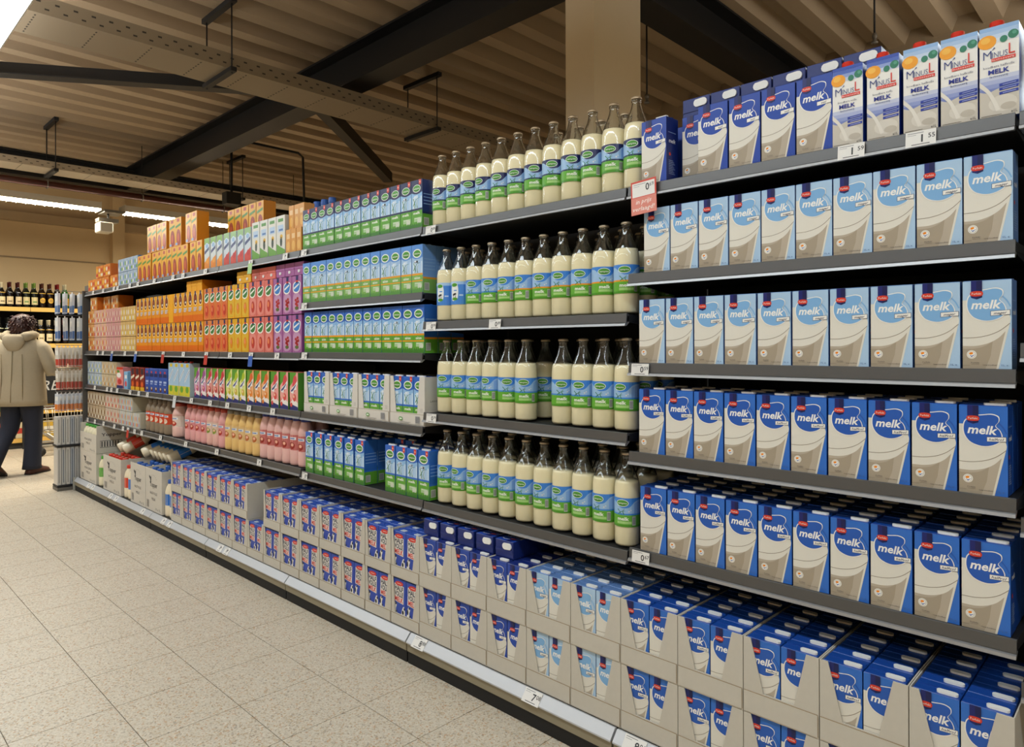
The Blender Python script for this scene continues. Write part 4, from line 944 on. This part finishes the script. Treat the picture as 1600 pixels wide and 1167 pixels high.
# ---------------------------------------------------------------- white boxes and plastic milk bottles at the left end of the base
def white_boxes():
    mt = mat('#cfc8bb', .75, noise=.03, nscale=40); z0 = BASE_Z
    def box(label, x0, x1, y0, y1, z, h, side=False, word=None):
        w = x1-x0; d = y1-y0; o = thing('milk_box', label, 'cardboard box', ((x0+x1)/2, y0, z)); t = .003
        MB().box(-w/2, w/2, 0, t, 0, h*(.68 if side else 1), mt).build('front_panel', o); MB().box(-w/2, w/2, d-t, d, 0, h, mt).build('back_panel', o)
        for s in (-1, 1): MB().box(s*w/2-(t if s > 0 else 0), s*w/2+(0 if s > 0 else t), t+.0003, d-t-.0003, 0, h if not side else h*1.0, mt).build('side_panel', o)
        MB().box(-w/2+t+.0003, w/2-t-.0003, t+.0003, d-t-.0003, 0, t, mt).build('base_panel', o)
        a = Art(.7); W = w*1000; H = h*1000; ink = '#3c3a3a'
        if not side: a.text('Yopper', -W*.0, H*.58, 34, ink, 1, w=W*.46, align='c', bold=.02)
        if not side: a.poly([(-W*.20, H*.74), (-W*.27, H*.80), (-W*.25, H*.84), (-W*.18, H*.80), (-W*.13, H*.82), (-W*.14, H*.74), (-W*.16, H*.66), (-W*.19, H*.66)], ink, 1)
        for k in range(7):
            an = math.pi*(.1+.8*k/6)
            if not side: a.ell(-W*.02+W*.2*math.cos(an), H*.74+H*.12*math.sin(an), 3, 3, ink, 1, 6)
        a.text(word or 'HALFVOLLE', 0, H*.40, 20, ink, 1, w=W*.44, align='c'); a.text('MELK', 0, H*.26, 20, ink, 1, w=W*.24, align='c')
        for k in range(6): a.rect(-W*.42+k*W*.025, H*.06, -W*.41+k*W*.025, H*.24, ink, 1)
        a.text('10 x 1L', W*.12, H*.05, 18, ink, 1, w=W*.30)
        link('front_print', a.mesh(), o)
        if side:
            b = Art(.7); b.text('Yopper', 40, H*.62, 26, ink, 1, w=160, bold=.02)
            for k in range(9): b.ell(60+k*14, H*.84+6*math.sin(k*math.pi/8), 3, 3, ink, 1, 6)
            b.rect(30, H*.2, 200, H*.46, '#6d675f', 1); b.rect(33, H*.22, 197, H*.44, '#d2ccc0', 2)
            for k in range(7): b.rect(40+k*21, H*.23, 49+k*21, H*.43, ink, 3)
            sm = b.mesh('s')
            for v in sm.vertices: v.co = Vector((w/2-v.co.y, v.co.x, v.co.z))
            link('side_print', sm, o)
        return o
    Y0 = -.055
    box('white milk box at the left end, lower of two stacked', -7.09, -6.62, Y0, .36, z0, .262, word='MAGERE')
    box('white milk box stacked on top, with bottles and barcode side', -7.09, -6.62, Y0, .36, z0+.264, .235, side=True, word='MAGERE')
    box('white milk box holding red-labelled lying bottles', -6.42, -5.97, Y0, .36, z0, .285, word='VOLLE')
    box('white milk box, left one of the pair under blue-labelled bottles', -5.74, -5.42, Y0, .36, z0, .30)
    box('white milk box, right one of the pair beside the cow-print trays', -5.412, -5.09, Y0, .36, z0, .30)
    # bottles at the gaps
    def st(p, x, y, z, label): put(p, x, y, z, label, 'plastic milk bottles on the bottom shelf', (0, 0, R(random.uniform(5, 35))))
    st(PB_MILKG, -6.56, Y0+.045, z0, 'plastic milk bottle with green label in a box gap')
    for k in range(3): st(PB_MILKG, -6.55+.004, Y0+.135+.086*k, z0, 'green-labelled milk bottle in box gap, %s row back' % ORD[k+1])
    st(PB_MILKR, -5.90, Y0+.045, z0, 'plastic milk bottle with red label standing between boxes'); st(PB_MILKB, -5.81, Y0+.045, z0, 'plastic milk bottle with blue label standing between boxes')
    for k in range(2): st(PB_MILKB, -5.85, Y0+.135+.086*k, z0, 'blue-labelled milk bottle between boxes, %s row back' % ORD[k+1])
    st(PB_MILKB, -5.035, Y0+.045, z0, 'blue-labelled milk bottle, left, beside the cow-print trays'); st(PB_MILKB, -4.952, Y0+.045, z0, 'blue-labelled milk bottle, right, beside the cow-print trays')
    for k in range(3): st(PB_MILKB, -4.99, Y0+.135+.086*k, z0, 'blue-labelled milk bottle beside trays, %s row back' % ORD[k+1])
    # inside the top box and boxes: bottle tops showing
    for i in range(5):
        put(PB_MILKG, -7.03+i*.087, Y0+.05, z0+.264+.0035, 'green-capped milk bottle in stacked white box, %s from left' % ORD[i], 'green-capped bottles in the stacked box', bare=True, scale=(1, 1, .9))
    for i in range(5):
        for j in range(2): put(PB_MILKR, -6.37+i*.087, Y0+.05+j*.09, z0+.0035, 'red-capped milk bottle in box, %s from left, %s row' % (ORD[i], ORD[j]), 'red-capped bottles in a white box', bare=True, scale=(1, 1, 1.14))
    for b_, xs in (('left', -5.70), ('right', -5.372)):
        for i in range(3):
            for j in range(4): put(PB_MILKB, xs+.02+i*.093, Y0+.05+j*.09, z0+.0035, 'blue-capped milk bottle in %s box of pair, %s from left, %s row' % (b_, ORD[i], ORD[j]), 'blue-capped bottles in the white box pair', bare=True, scale=(1, 1, 1.18))
    # bottles lying tilted on top
    def tilt(p, x, y, z, label, ax=-58, az=12): 
        o = put(p, x, y, z, label, 'milk bottles lying on the boxes', (R(ax), 0, R(az)))
    for i in range(2): tilt(PB_MILKR, -6.30+i*.12, .03, z0+.335, 'red-labelled milk bottle lying tilted on the box, %s from left' % ORD[i], -62, -20)
    tilt(PB_MILKB, -5.74, .03, z0+.352, 'blue-labelled milk bottle tilted on boxes, nearest the red ones', -66, -18)
    for i in range(5): tilt(PB_MILKB, -5.64+i*.088, .06, z0+.352, 'blue-labelled milk bottle tilted on boxes, %s of the leaning row' % ORD[i], -66, -14)
white_boxes()

# ---------------------------------------------------------------- price tags
M_TAG = mat('#e4e2dd', .5)
def price_tag(x, z, big, small, label, w=.062, h=.036, y=-.0075, tilt=6, flag=None, group=None):
    o = tag(MB().box(-w/2, w/2, -.0006, .0006, -h, 0, M_TAG).build('price_tag', None, (x, y, z), (R(-tilt), 0, 0)), label, 'price tag', group)
    a = Art(.5); W = w*1000; H = h*1000
    if big:
        a.text(big, W*.02, -H*.74, H*.50, '#2c2c2e', 3, bold=.02); a.text(small, W*.25, -H*.54, H*.30, '#2c2c2e', 3, bold=.01)
    else: a.rect(-W*.05, -H*.7, W*.06, -H*.25, '#4a4a4c', 3); a.rect(W*.1, -H*.5, W*.22, -H*.25, '#4a4a4c', 3)
    a.rect(-W*.44, -H*.14, W*.1, -H*.10, '#77757a', 3); a.rect(-W*.44, -H*.26, -W*.15, -H*.23, '#9a989a', 3); a.rect(-W*.3, -H*.9, W*.3, -H*.85, '#55555a', 3)
    link('print', a.mesh(), o)
    if flag:
        c = flag; b = MB().box(-.026, .026, -.0016, -.0008, -h-.045, -h*.55, mat(c, .45)).build('hanging_flag', o)
    return o
def tags():
    zr = {lv: z for lv, z in enumerate(LEV[1])}
    price_tag(-.575, ST-.001, '1', '59', 'price tag reading 1,59 below the dark-topped lactose-free cartons')
    price_tag(-.424, ST-.001, '1', '55', 'price tag reading 1,55 below the pale-topped lactose-free cartons')
    price_tag(-1.188, zr[2]-.001, '0', '59', 'price tag reading 0,59 below the skimmed milk cartons'); price_tag(-1.188, zr[4]-.001, '0', '67', 'price tag reading 0,67 below the lowest semi-skimmed cartons')
    z2 = LEV[2]
    price_tag(-2.196, z2[0]-.001, '0', '89', 'price tag reading 0,89 at left of the top bottle shelf'); price_tag(-2.196, z2[1]-.001, '0', '99', 'price tag reading 0,99 at left of the second bottle shelf')
    price_tag(-1.823, z2[1]-.001, '0', '89', 'price tag reading 0,89 in middle of the second bottle shelf'); price_tag(-2.196, z2[2]-.001, '0', '79', 'price tag reading 0,79 at left of the third bottle shelf')
    z3 = LEV[3]
    for i, (lv, n) in enumerate(((0, 'navy-topped'), (1, 'pale blue orange-striped'), (2, 'bright blue orange-striped'), (4, 'lowest slim blue'))):
        price_tag(-3.215, z3[lv]-.001, '0', ('69', '99', '99', '79')[i], 'price tag at left end of rail under %s cartons' % n, w=.052)
    # promo card
    o = tag(MB().box(-.045, .045, -.0006, .0006, -.105, 0, mat('#cf4a38', .45)).build('promotion_card', None, (-1.172, -.012, ST+.012), (R(-4), R(-4), 0)), 'red promotion card with 0,69 price hanging from the top shelf', 'sign')
    a = Art(.45); a.rect(-40, -50, 40, -6, '#e6e3de', 3); a.text('0', 8, -34, 22, '#2c2c2e', 4, w=13, bold=.02); a.text('69', 22, -24, 12, '#2c2c2e', 4, w=15); a.rect(-36, -12, 8, -10.5, '#77757a', 4); a.rect(-36, -18, -14, -16.8, '#9a989a', 4)
    a.rect(-45, -104.5, 45, -52, '#d98474', 3); a.text('in prijs', 0, -72, 14, '#f3e2da', 4, w=56, shear=.25, align='c', bold=.01); a.text('verlaagd!', 0, -94, 14, '#f3e2da', 4, w=78, shear=.25, align='c', bold=.01); link('print', a.mesh(), o)
    # base rail tags
    for x, bg, sm, n in ((-1.162, '8', '04', 'right-hand'), (-1.572, '7', '08', 'middle'), (-2.182, '8', '88', 'left-hand')):
        price_tag(x, BASE_Z+.004, bg, sm, 'price tag reading %s,%s on the base rail, %s of three' % (bg, sm, n), w=.075, h=.046, y=-.072, tilt=38)
    for i, x in enumerate((-6.72, -6.60, -6.12, -5.98, -5.38, -4.97, -4.86, -4.06, -3.97)):
        price_tag(x, BASE_Z+.004, '', '', 'small price tag on the left base rail, %s from left' % ORD[i], w=.06, h=.044, y=-.072, tilt=38, group='base rail tags')
    zj = LEV[4]; Rr = {0: 'top', 1: 'second', 2: 'third', 3: 'lowest'}
    T = {0: [-6.869, -6.579, -6.289, -6.196, -5.897, -5.715, -5.361, -4.999, -4.818, -4.451, -3.816, -3.412], 1: [-6.742, -6.591, -6.345, -6.018, -5.764, -5.189, -4.818, -4.44, -4.092, -3.816, -3.507], 2: [-6.826, -6.48, -6.364, -6.215, -5.897, -5.699, -5.511, -4.973, -4.683, -4.384, -4.132, -3.843, -3.557], 3: [-7.044, -6.826, -6.579, -6.289, -6.07, -5.948, -5.797, -5.635, -5.246, -4.781, -4.287, -3.718]}
    FL = {(1, 2): '#3f62a8', (1, 4): '#3f62a8', (1, 5): '#b93228', (1, 7): '#b93228', (1, 9): '#2f5cb0', (0, 10): '#9cc47c', (3, 5): '#b93228', (2, 7): '#cfd2d4'}
    NM = {'#3f62a8': 'blue', '#b93228': 'red', '#2f5cb0': 'bright blue', '#9cc47c': 'green', '#cfd2d4': 'white'}
    for lv, l in T.items():
        for i, tx in enumerate(l):
            fl = FL.get((lv, i)); extra = ' with %s flag' % NM[fl] if fl else ''
            price_tag(tx, zj[lv]-.001, '', '', 'small price tag%s, %s from left on %s juice rail' % (extra, ORD[i], Rr[lv]), w=.05, h=.036, flag=fl, group='price tags on the %s juice rail' % Rr[lv])
tags()

# ================================================================== slice of the next bay at the right edge
def next_bay():
    z = LEV[0]
    for i, x in enumerate((-.196, -.12, -.044)): put(ML_H, x, .03, z[0], 'pale carton at right picture edge beside lactose-free cartons, %s from left' % ORD[i], 'cartons of the cut-off bay, top shelf')
    for i, x in enumerate((-.17, -.088, -.006)): put(J_WO, x, .05, z[1], 'orange and green carton in the cut-off right bay, %s from left' % ORD[i], 'cartons of the cut-off bay, second shelf')
    for i, x in enumerate((-.17, -.088, -.006)): put(J_WR, x, .05, z[2], 'red-printed white carton in the cut-off right bay, %s from left' % ORD[i], 'cartons of the cut-off bay, third shelf')
next_bay()

# ================================================================== hook display at the left end of the gondola
def hook_display():
    mg = mat('#6b6862', .5, .4); X0, X1 = -7.36, -7.20
    o = thing('hook_stand', 'grey peg stand with hanging packs at the left shelf end', 'display stand', (X0/2+X1/2, .05, 0))
    MB().box(-.08, .08, 0, .012, .02, 1.86, mg).build('panel', o); MB().box(-.085, .085, -.26, .2, .0005, .03, mg).build('foot', o)
    for s in (-1, 1): MB().box(s*.085-.01, s*.085+.01, .013, .04, .03, 1.86, mg).build('post', o)
    rows = [(1.81, '#d5d8dc', '#5c7fb0', 4, .18, 'white and blue hanging pack', .036), (1.59, '#d9dada', '#4c70a8', 4, .20, 'white pack with blue edge', .036), (1.32, '#d6cfc4', '#b93a2c', 7, .17, 'white pack with red edge, upper row', .022), (1.11, '#d2cabd', '#b93a2c', 7, .165, 'white pack with red edge, lower row', .022), (.90, '#c9cfd8', '#d87a2c', 7, .15, 'colourful hanging pack', .022)]
    for z, c, e, n, h, nm, th in rows:
        p = MB().tube([(0, 0, z-.012), (0, -.25, z-.012), (0, -.255, z)], .003, M_STEEL, 5).build('peg', o)
        b = MB(); b.box(-.05, .05, 0, th*.55, -h, 0, mat(c, .4)); b.box(.0502, .0512, .001, th*.5, -h*.96, -h*.6, mat(e, .4)); b.box(-.05, .05, .001, th*.45, -h, -h-.006, mat(e, .4))
        body = b.mesh('hanging_pack')
        a = Art(.4); a.rect(-46, -h*1000*.95, 46, -h*1000*.62, e, 1); a.rect(-40, -h*1000*.4, 40, -h*1000*.15, '#eceae4', 1); pm = a.mesh()
        hd = MB().box(-.02, .02, th*.2, th*.25, .0, .016, mat('#e2e0dc', .4)).mesh('hang_tab')
        for i in range(n):
            ob = tag(link('hanging_pack', body, None, (X0/2+X1/2, .05-.245+i*(.23/n), z-.034), (R(jit(2)), 0, R(jit(3)))), '%s, %s from the front on its peg' % (nm, ORD[i]), 'hanging pack', 'packs on pegs: '+nm)
            link('front_print', pm, ob); link('hang_tab', hd, ob)
    for k, (z0, n) in enumerate(((.41, 7), (.05, 7))):
        if k == 0: MB().box(-.08, .08, -.26, -.002, .395, .409, M_DARK).build('ledge', o); MB().box(-.08, .08, -.26, -.002, .035, .049, M_DARK).build('ledge', o)
        for i in range(n):
            c = ('#c9c6c0', '#bcbab5', '#d0cdc6', '#aeb2b6')[i % 4]
            hb = (.25, .335)[k]; b = MB(); b.box(-.06, .06, 0, .030, 0, hb, mat(c, .35)); b.box(.0602, .0612, .010, .017, .02, hb-.02, mat('#6a7280' if i % 2 else '#8a8780', .4))
            ob = b.build('flat_box', None, (X0/2+X1/2, .05-.255+i*.0345, z0+.0005)); tag(ob, 'tall flat white box in %s stack under the pegs, %s from the front' % (('upper', 'lower')[k], ORD[i]), 'box', 'flat boxes of the %s stack' % ('upper', 'lower')[k])
hook_display()

# ================================================================== wine shelf at the far wall
def dark_bottle(name, glass_c, label_c, neck_c, cap_c, label2=None, h=.32, r=.038, oval=False):
    pr = [(r*.9, 0), (r, .006), (r, h*.56), (r*.92, h*.62), (r*.6, h*.70), (r*.40, h*.76), (r*.36, h*.80), (r*.36, h*.88)]
    body = MB().lathe(pr, mat(glass_c, .12), 12).mesh(name)
    cap = MB().lathe([(r*.38, h*.79), (r*.38, h*.97), (r*.42, h*.972), (r*.42, h), ], mat(cap_c, .35), 10).mesh('cap_foil')
    a = Art(.5); rr = r*1000; H = h*1000
    if oval: a.ell(0, H*.30, rr*.85, H*.11, label_c, 1, 14); a.ell(0, H*.30, rr*.55, H*.06, label2 or '#b48a3a', 2, 12)
    else: a.rect(-rr*1.1, H*.12, rr*1.1, H*.42, label_c, 1); a.rect(-rr*.6, H*.2, rr*.6, H*.26, label2 or '#8c7a5c', 2)
    if neck_c: a.rect(-rr*1.2, H*.575, rr*1.2, H*.60, neck_c, 1)
    return Proto(name, body, [('label', a.wrapped(r*1.002, 20)), ('cap_foil', cap)], 'bottle', 2*r, 2*r, h)
def wine_shelf():
    XF = -10.58; Y0, Y1 = -2.6, 1.25
    o = thing('wine_shelf', 'dark wall shelf with yellow price rails holding wine bottles', 'shelving', (0, 0, 0)); my = mat('#e0b35c', .45); mb = mat('#2a2622', .6)
    MB().box(-11.15, -11.12, Y0, Y1, .1, 2.02, M_BLACK).build('back_panel', o); MB().box(-11.12, XF-.02, Y0, Y1, .001, .10, mb).build('plinth', o)
    ZS = (1.80, 1.335, .925, .48, .13)
    for z in ZS:
        s = MB().box(-11.12, XF, Y0, Y1, z-.03, z-.001, mb).build('shelf', o)
        y = Y0
        while y < Y1-.02:
            ye = min(y+.95, Y1); MB().box(XF, XF+.008, y+.003, ye-.003, z-.052, z+.002, my).build('price_rail', s); y = ye
    for y in (Y0+.015, -.98, Y1-.015): MB().box(-11.11, -11.08, y-.012, y+.012, .1, 2.02, M_DARK).build('upright', o)
    K = {'claret': dark_bottle('wine_bottle', '#120b0b', '#d9c49a', None, '#4a1a18'), 'green': dark_bottle('wine_bottle', '#14180f', '#cfc08c', '#d8c26a', '#6d8a3a', '#6d8a4a'), 'oval': dark_bottle('wine_bottle', '#1a0f0a', '#d8ab3c', '#d8ab3c', '#4a2418', oval=True),
         'red': dark_bottle('wine_bottle', '#180a0a', '#b0522a', None, '#7a1a1a', oval=True), 'lime': dark_bottle('wine_bottle', '#2f6a2a', '#d8a83a', None, '#d0c8a8'), 'champ': dark_bottle('wine_bottle', '#0f110e', '#dccdaa', '#c8c8a0', '#1a1c18', h=.33, r=.042), 'gold': dark_bottle('wine_bottle', '#181410', '#e4d2a4', '#d8a83a', '#e6d8b4', h=.31)}
    N = {'claret': 'dark red wine bottle with cream label', 'green': 'green-necked wine bottle with cream label', 'oval': 'brown wine bottle with yellow oval label', 'red': 'wine bottle with red oval label', 'lime': 'bright green bottle', 'champ': 'black sparkling wine bottle with white label', 'gold': 'dark gold-necked bottle with white label'}
    def rowb(seq, y0, dy, z, nm):
        for i, k in enumerate(seq):
            for r in range(2):
                put(K[k], XF-.06-r*.095, y0+i*dy, z, '%s, %s from left, %s row of %s wine shelf' % (N[k], ORD[i], ('front', 'rear')[r], nm), 'wine bottles on the %s wine shelf' % nm, (0, 0, R(90+jit(12))), bare=r > 0)
    rowb(['claret', 'claret', 'champ', 'gold', 'claret', 'claret', 'green', 'green', 'oval', 'oval', 'red', 'lime'], -.30, .0865, ZS[0], 'top')
    rowb(['champ']*7+['gold']*4+['red'], -.33, .0885, ZS[1], 'second')
    rowb(['claret']*5+['oval']*7, -.33, .0885, ZS[2], 'third')
    # packs lower down
    cols = ['#d6c7a2', '#4f7a3a', '#b33c2c', '#d8b04a', '#e2ddd0', '#8a2a22', '#c8a23a', '#dcd2b4']
    for k, z in ((3, .48), (4, .13)):
        for i in range(9):
            w_, h_ = .13, .16+.04*((i*3+k) % 3); c = cols[(i*3+k) % 8]
            b = MB(); b.box(-.11, 0, -w_/2, w_/2, 0, h_, mat(c, .45))
            ob = b.build('grocery_box', None, (XF-.02, -.42+i*.145, z+.0005), bevel=.003); tag(ob, 'small grocery box, %s from left on %s wall shelf' % (ORD[i], ('fourth', 'lowest')[k-3]), 'box', 'grocery boxes on the wall shelf')
            a = Art(.45); a.rect(-w_*400, h_*300, w_*400, h_*650, cols[(i*5+k+2) % 8], 1); m = a.mesh(); link('front_print', m, ob, (0, 0, 0), (0, 0, R(90)))
    # black panel with lettering
    p = tag(MB().box(-10.52, -10.50, .12, 1.2, .56, 1.16, M_BLACK).build('advert_panel'), 'black panel with grey letters RE in front of the wall shelf', 'sign')
    a = Art(.5); a.text('RE', 0, 0, 130, '#b9b9b6', 1, w=210, bold=.0, shear=.25); link('lettering', a.mesh(), p, (-10.4985, .345, .735), (0, 0, R(90)))
    for y in (.16, 1.16): MB().box(-10.53, -10.50, y-.012, y+.012, .001, .56, M_DARK).build('leg', p)
wine_shelf()
def trolley():
    o = thing('shopping_trolley', 'low wire shopping trolley standing behind the person', 'trolley', (-9.85, .50, 0), 0); mw = mat('#b9b2a4', .3, .8)
    def bar(name, pts, r=.006): return MB().tube(pts, r*1.6, mw, 6).build(name, o)
    x0, x1, y0, y1, zb, zt = -.22, .22, -.34, .36, .27, .56
    for z, k in ((zt, 1.0), (zb+.14, .95), (zb, .88)):
        bar('rim' if z == zt else 'basket_ring', [(x0*k, y0*k, z), (x1*k, y0*k, z), (x1*k, y1*k, z), (x0*k, y1*k, z), (x0*k, y0*k, z)], .007 if z == zt else .004)
    for i in range(11):
        t = i/10; y = y0+(y1-y0)*t
        for x in (x0, x1): bar('basket_wire', [(x, y, zt), (x*.88, y*.88, zb)], .003)
        bar('basket_wire', [(x0*.88, y*.88, zb), (x1*.88, y*.88, zb)], .003)
    for i in range(1, 7):
        x = x0+(x1-x0)*i/7
        for y in (y0, y1): bar('basket_wire', [(x, y, zt), (x*.88, y*.88, zb)], .003)
    for x in (x0, x1):
        bar('frame', [(x, y1, zt), (x, y1+.02, .2), (x*.95, y1-.1, .12), (x*.95, y0, .12)], .011); bar('frame', [(x*.9, y0*.8, zb), (x*.95, y0*.3, .12)], .009)
        for y in (y0, y1-.1):
            b = MB(); b.tube([(x-.012, y, .056), (x+.012, y, .056)], .055, M_DARK, 12); b.build('wheel', o); bar('fork', [(x*.95, y, .12), (x*.95, y, .056)], .006)
    bar('handle', [(x0, y1, zt), (x0, y1+.1, zt+.1), (x1, y1+.1, zt+.1), (x1, y1, zt)], .012)
trolley()

# ================================================================== person
def person():
    o = thing('person', 'person in beige hooded coat, dark jeans and brown shoes seen from behind', 'person', (-8.45, -.24, 0), R(48))
    skin = mat('#c9927a', .5); coat = mat('#a1937a', .85, noise=.06, nscale=60, bump=.3); jean = mat('#1d2130', .85, noise=.12, nscale=50); shoe = mat('#4a2318', .5); sole = mat('#1f1a17', .7); hair = mat('#3a1c15', .45, noise=.4, nscale=70, bump=.8)
    # body: one skinned figure
    V = []; E_ = []; Rd = []
    def v(p, r, par=None):
        V.append(p); Rd.append(r); i = len(V)-1
        if par is not None: E_.append((par, i))
        return i
    pel = v((0, 0, .88), .12); sp = v((0, 0, 1.08), .11, pel); ch = v((0, 0, 1.26), .12, sp); nk = v((0, .015, 1.395), .052, ch); hb = v((.004, .03, 1.455), .075, nk); hm = v((.006, .035, 1.515), .088, hb); ht = v((.006, .03, 1.575), .06, hm)
    v((.012, .135, 1.495), .012, hm)
    def arm(s, el, wr, hand):
        sh = v((s*.17, 0, 1.30), .06, ch); e = v(el, .045, sh); w_ = v(wr, .032, e); d = Vector(hand).normalized(); W = Vector(wr)
        pm = v(tuple(W+d*.06), .03, w_); up = Vector((0, 0, 1)); sd = d.cross(up).normalized()
        for k, off, ln in ((0, -.026, .062), (1, -.009, .074), (2, .009, .078), (3, .026, .068)):
            a = W+d*.085+sd*off*s; i1 = v(tuple(a), .0105, pm); i2 = v(tuple(a+d*ln*.5+up*-.004), .0095, i1); v(tuple(a+d*ln*.85-up*.022), .0085, i2)
        t1 = v(tuple(W+d*.04-sd*.034*s-up*.006), .012, w_); v(tuple(W+d*.085-sd*.045*s-up*.01), .0095, t1)
    arm(1, (.30, .0, 1.04), (.425, .20, 1.075), (.35, .9, .1)); arm(-1, (-.30, .02, 1.06), (-.24, .22, .96), (.25, 1, -.25))
    for s, kn, an, toe in ((1, (.095, .03, .47), (.10, .0, .085), (.10, .17, .035)), (-1, (-.11, .0, .47), (-.13, -.26, .15), (-.12, -.12, .05))):
        h = v((s*.09, 0, .82), .085, pel); k = v(kn, .055, h); a = v(an, .038, k); v(toe, .03, a)
    me = bpy.data.meshes.new('body'); me.from_pydata(V, E_, []); me.materials.append(skin); bo = link('body', me, o)
    sm = bo.modifiers.new('skin', 'SKIN'); sm.use_smooth_shade = True
    me.skin_vertices.new() if not me.skin_vertices else None
    for i, r in enumerate(Rd): me.skin_vertices[0].data[i].radius = (r, r)
    me.skin_vertices[0].data[0].use_root = True
    ss = bo.modifiers.new('sub', 'SUBSURF'); ss.levels = 1; ss.render_levels = 2
    def ring(c, rx, ry, n=20, wob=0., sq=1.):
        out = []
        for k in range(n):
            a = 2*math.pi*k/n; ca, sa = math.cos(a), math.sin(a)
            out.append((c[0]+rx*math.copysign(abs(ca)**sq, ca)+jit(wob), c[1]+ry*math.copysign(abs(sa)**sq, sa)+jit(wob), c[2]))
        return out
    def limb(b, pts, rs, mt, n=12, wob=0.):
        """tapered limb through pts"""
        pts = [Vector(p) for p in pts]; rings = []
        for i, p in enumerate(pts):
            d = (pts[min(i+1, len(pts)-1)]-pts[max(i-1, 0)]).normalized(); a = Vector((1, 0, 0)) - d*d.x; a.normalize(); c = d.cross(a)
            rings.append([tuple(p+(a*math.cos(2*math.pi*k/n)+c*math.sin(2*math.pi*k/n))*(rs[i]+jit(wob))) for k in range(n)])
        b.loft(rings, mt)
    # coat
    b = MB(); prof = [((0, -.01, .70), .235, .165), ((0, -.01, .76), .232, .163), ((0, -.008, .90), .222, .158), ((0, -.005, 1.02), .212, .148), ((0, 0, 1.14), .214, .146), ((0, .0, 1.24), .222, .140), ((0, .0, 1.31), .212, .122), ((0, .002, 1.355), .165, .098), ((0, .008, 1.395), .098, .080), ((0, .01, 1.42), .085, .075)]
    b.loft([ring(c, rx, ry, 24, .0025, .9) for c, rx, ry in prof], coat)
    limb(b, [(.15, 0, 1.325), (.205, .0, 1.27), (.25, .015, 1.16), (.30, .0, 1.04), (.34, .07, 1.045), (.41, .175, 1.072), (.423, .197, 1.075)], [.06, .078, .072, .066, .062, .052, .05], coat, 14, .002)
    limb(b, [(-.15, 0, 1.325), (-.205, .0, 1.27), (-.262, .005, 1.16), (-.305, .02, 1.06), (-.285, .11, 1.01), (-.25, .19, .972), (-.245, .21, .965)], [.06, .078, .072, .066, .062, .052, .05], coat, 14, .002)
    ct = b.build('coat', o)
    b = MB(); limb(b, [(-.10, .07, 1.42), (-.125, -.02, 1.415), (-.09, -.10, 1.395), (0, -.135, 1.385), (.09, -.10, 1.395), (.125, -.02, 1.415), (.10, .07, 1.42)], [.03, .045, .05, .052, .05, .045, .03], coat, 12, .003)
    b.lathe([(.0, -.12), (.06, -.10), (.105, -.03), (.11, .03), (.07, .06)], coat, 14, (0, -.125, 1.36), sx=1.0, sy=.42); b.build('hood', ct)
    ms = mat('#7c6d4e', .85)
    for pts in ([(.10, -.156, 1.22), (.10, -.152, 1.0), (.105, -.156, .76)], [(-.10, -.156, 1.22), (-.10, -.152, 1.0), (-.105, -.156, .76)], [(0, -.146, 1.25), (0, -.155, 1.05), (0, -.175, .74)]):
        MB().tube(pts, .004, ms, 5).build('seam', ct)
    # jeans
    b = MB(); b.loft([ring((0, 0, .90), .17, .13), ring((0, 0, .80), .175, .13), ring((0, 0, .74), .165, .12)], jean)
    limb(b, [(.085, 0, .80), (.092, .01, .66), (.098, .03, .47), (.10, .012, .28), (.10, -.002, .10), (.10, .0, .06)], [.105, .098, .08, .076, .082, .086], jean, 14, .003)
    limb(b, [(-.085, 0, .80), (-.098, -.0, .66), (-.112, -.01, .47), (-.122, -.12, .31), (-.13, -.235, .17), (-.13, -.262, .13)], [.105, .098, .08, .074, .08, .083], jean, 14, .003)
    b.build('jeans', o)
    def shoe_mesh(loc, rx, rz):
        b = MB(); rg = []
        for y, wd, hh in ((-.075, .03, .05), (-.06, .038, .075), (0, .04, .085), (.06, .043, .07), (.12, .047, .052), (.165, .04, .04), (.185, .018, .025)):
            rg.append([(wd*math.cos(t), y, max(.008, .008+hh*max(0, math.sin(t)))) for t in [2*math.pi*k/12 for k in range(12)]])
        b.loft(rg, shoe); s = b.build('shoe', o, loc, (rx, 0, rz))
        MB().prism([(.03, -.078), (.042, 0), (.05, .12), (.035, .178), (0, .192), (-.035, .178), (-.05, .12), (-.042, 0), (-.03, -.078)], -.0, .014, sole, 'z').build('sole', s)
    shoe_mesh((.10, .02, .001), 0, R(-14)); shoe_mesh((-.13, -.245, .075), R(-30), R(-6))
    # hair
    b = MB(); b.lathe([(.0, .115), (.045, .108), (.082, .08), (.102, .03), (.104, -.02), (.098, -.065), (.078, -.10), (.04, -.108), (0, -.11)], hair, 18, (0.004, .012, 1.512), cap0=False, cap1=False, sx=.98, sy=1.0)
    hr = b.build('hair', o); rng = random.Random(3)
    for vv in hr.data.vertices:
        k = rng.uniform(-.006, .006); vv.co.x += k; vv.co.y += rng.uniform(-.006, .006); vv.co.z += rng.uniform(-.008, .008)
        if vv.co.y > .06 and vv.co.z < 1.56: vv.co.y = .05
    b = MB(); 
    for k in range(150):
        a = rng.uniform(math.pi*.8, math.pi*2.2); zz = rng.uniform(-.09, .09); r0 = .1*math.sqrt(max(.1, 1-(zz/.125)**2))
        p = Vector((.004+r0*math.cos(a), .012+r0*math.sin(a), 1.512+zz)); q = p+Vector((.028*math.cos(a), .028*math.sin(a), -.02+rng.uniform(-.02, .035)))
        b.tube([p, (p+q)/2+Vector((.004, .004, .006)), q], [.010, .008, .001], hair, 4)
    s = b.build('hair_tufts', hr); s['kind'] = 'stuff'
person()
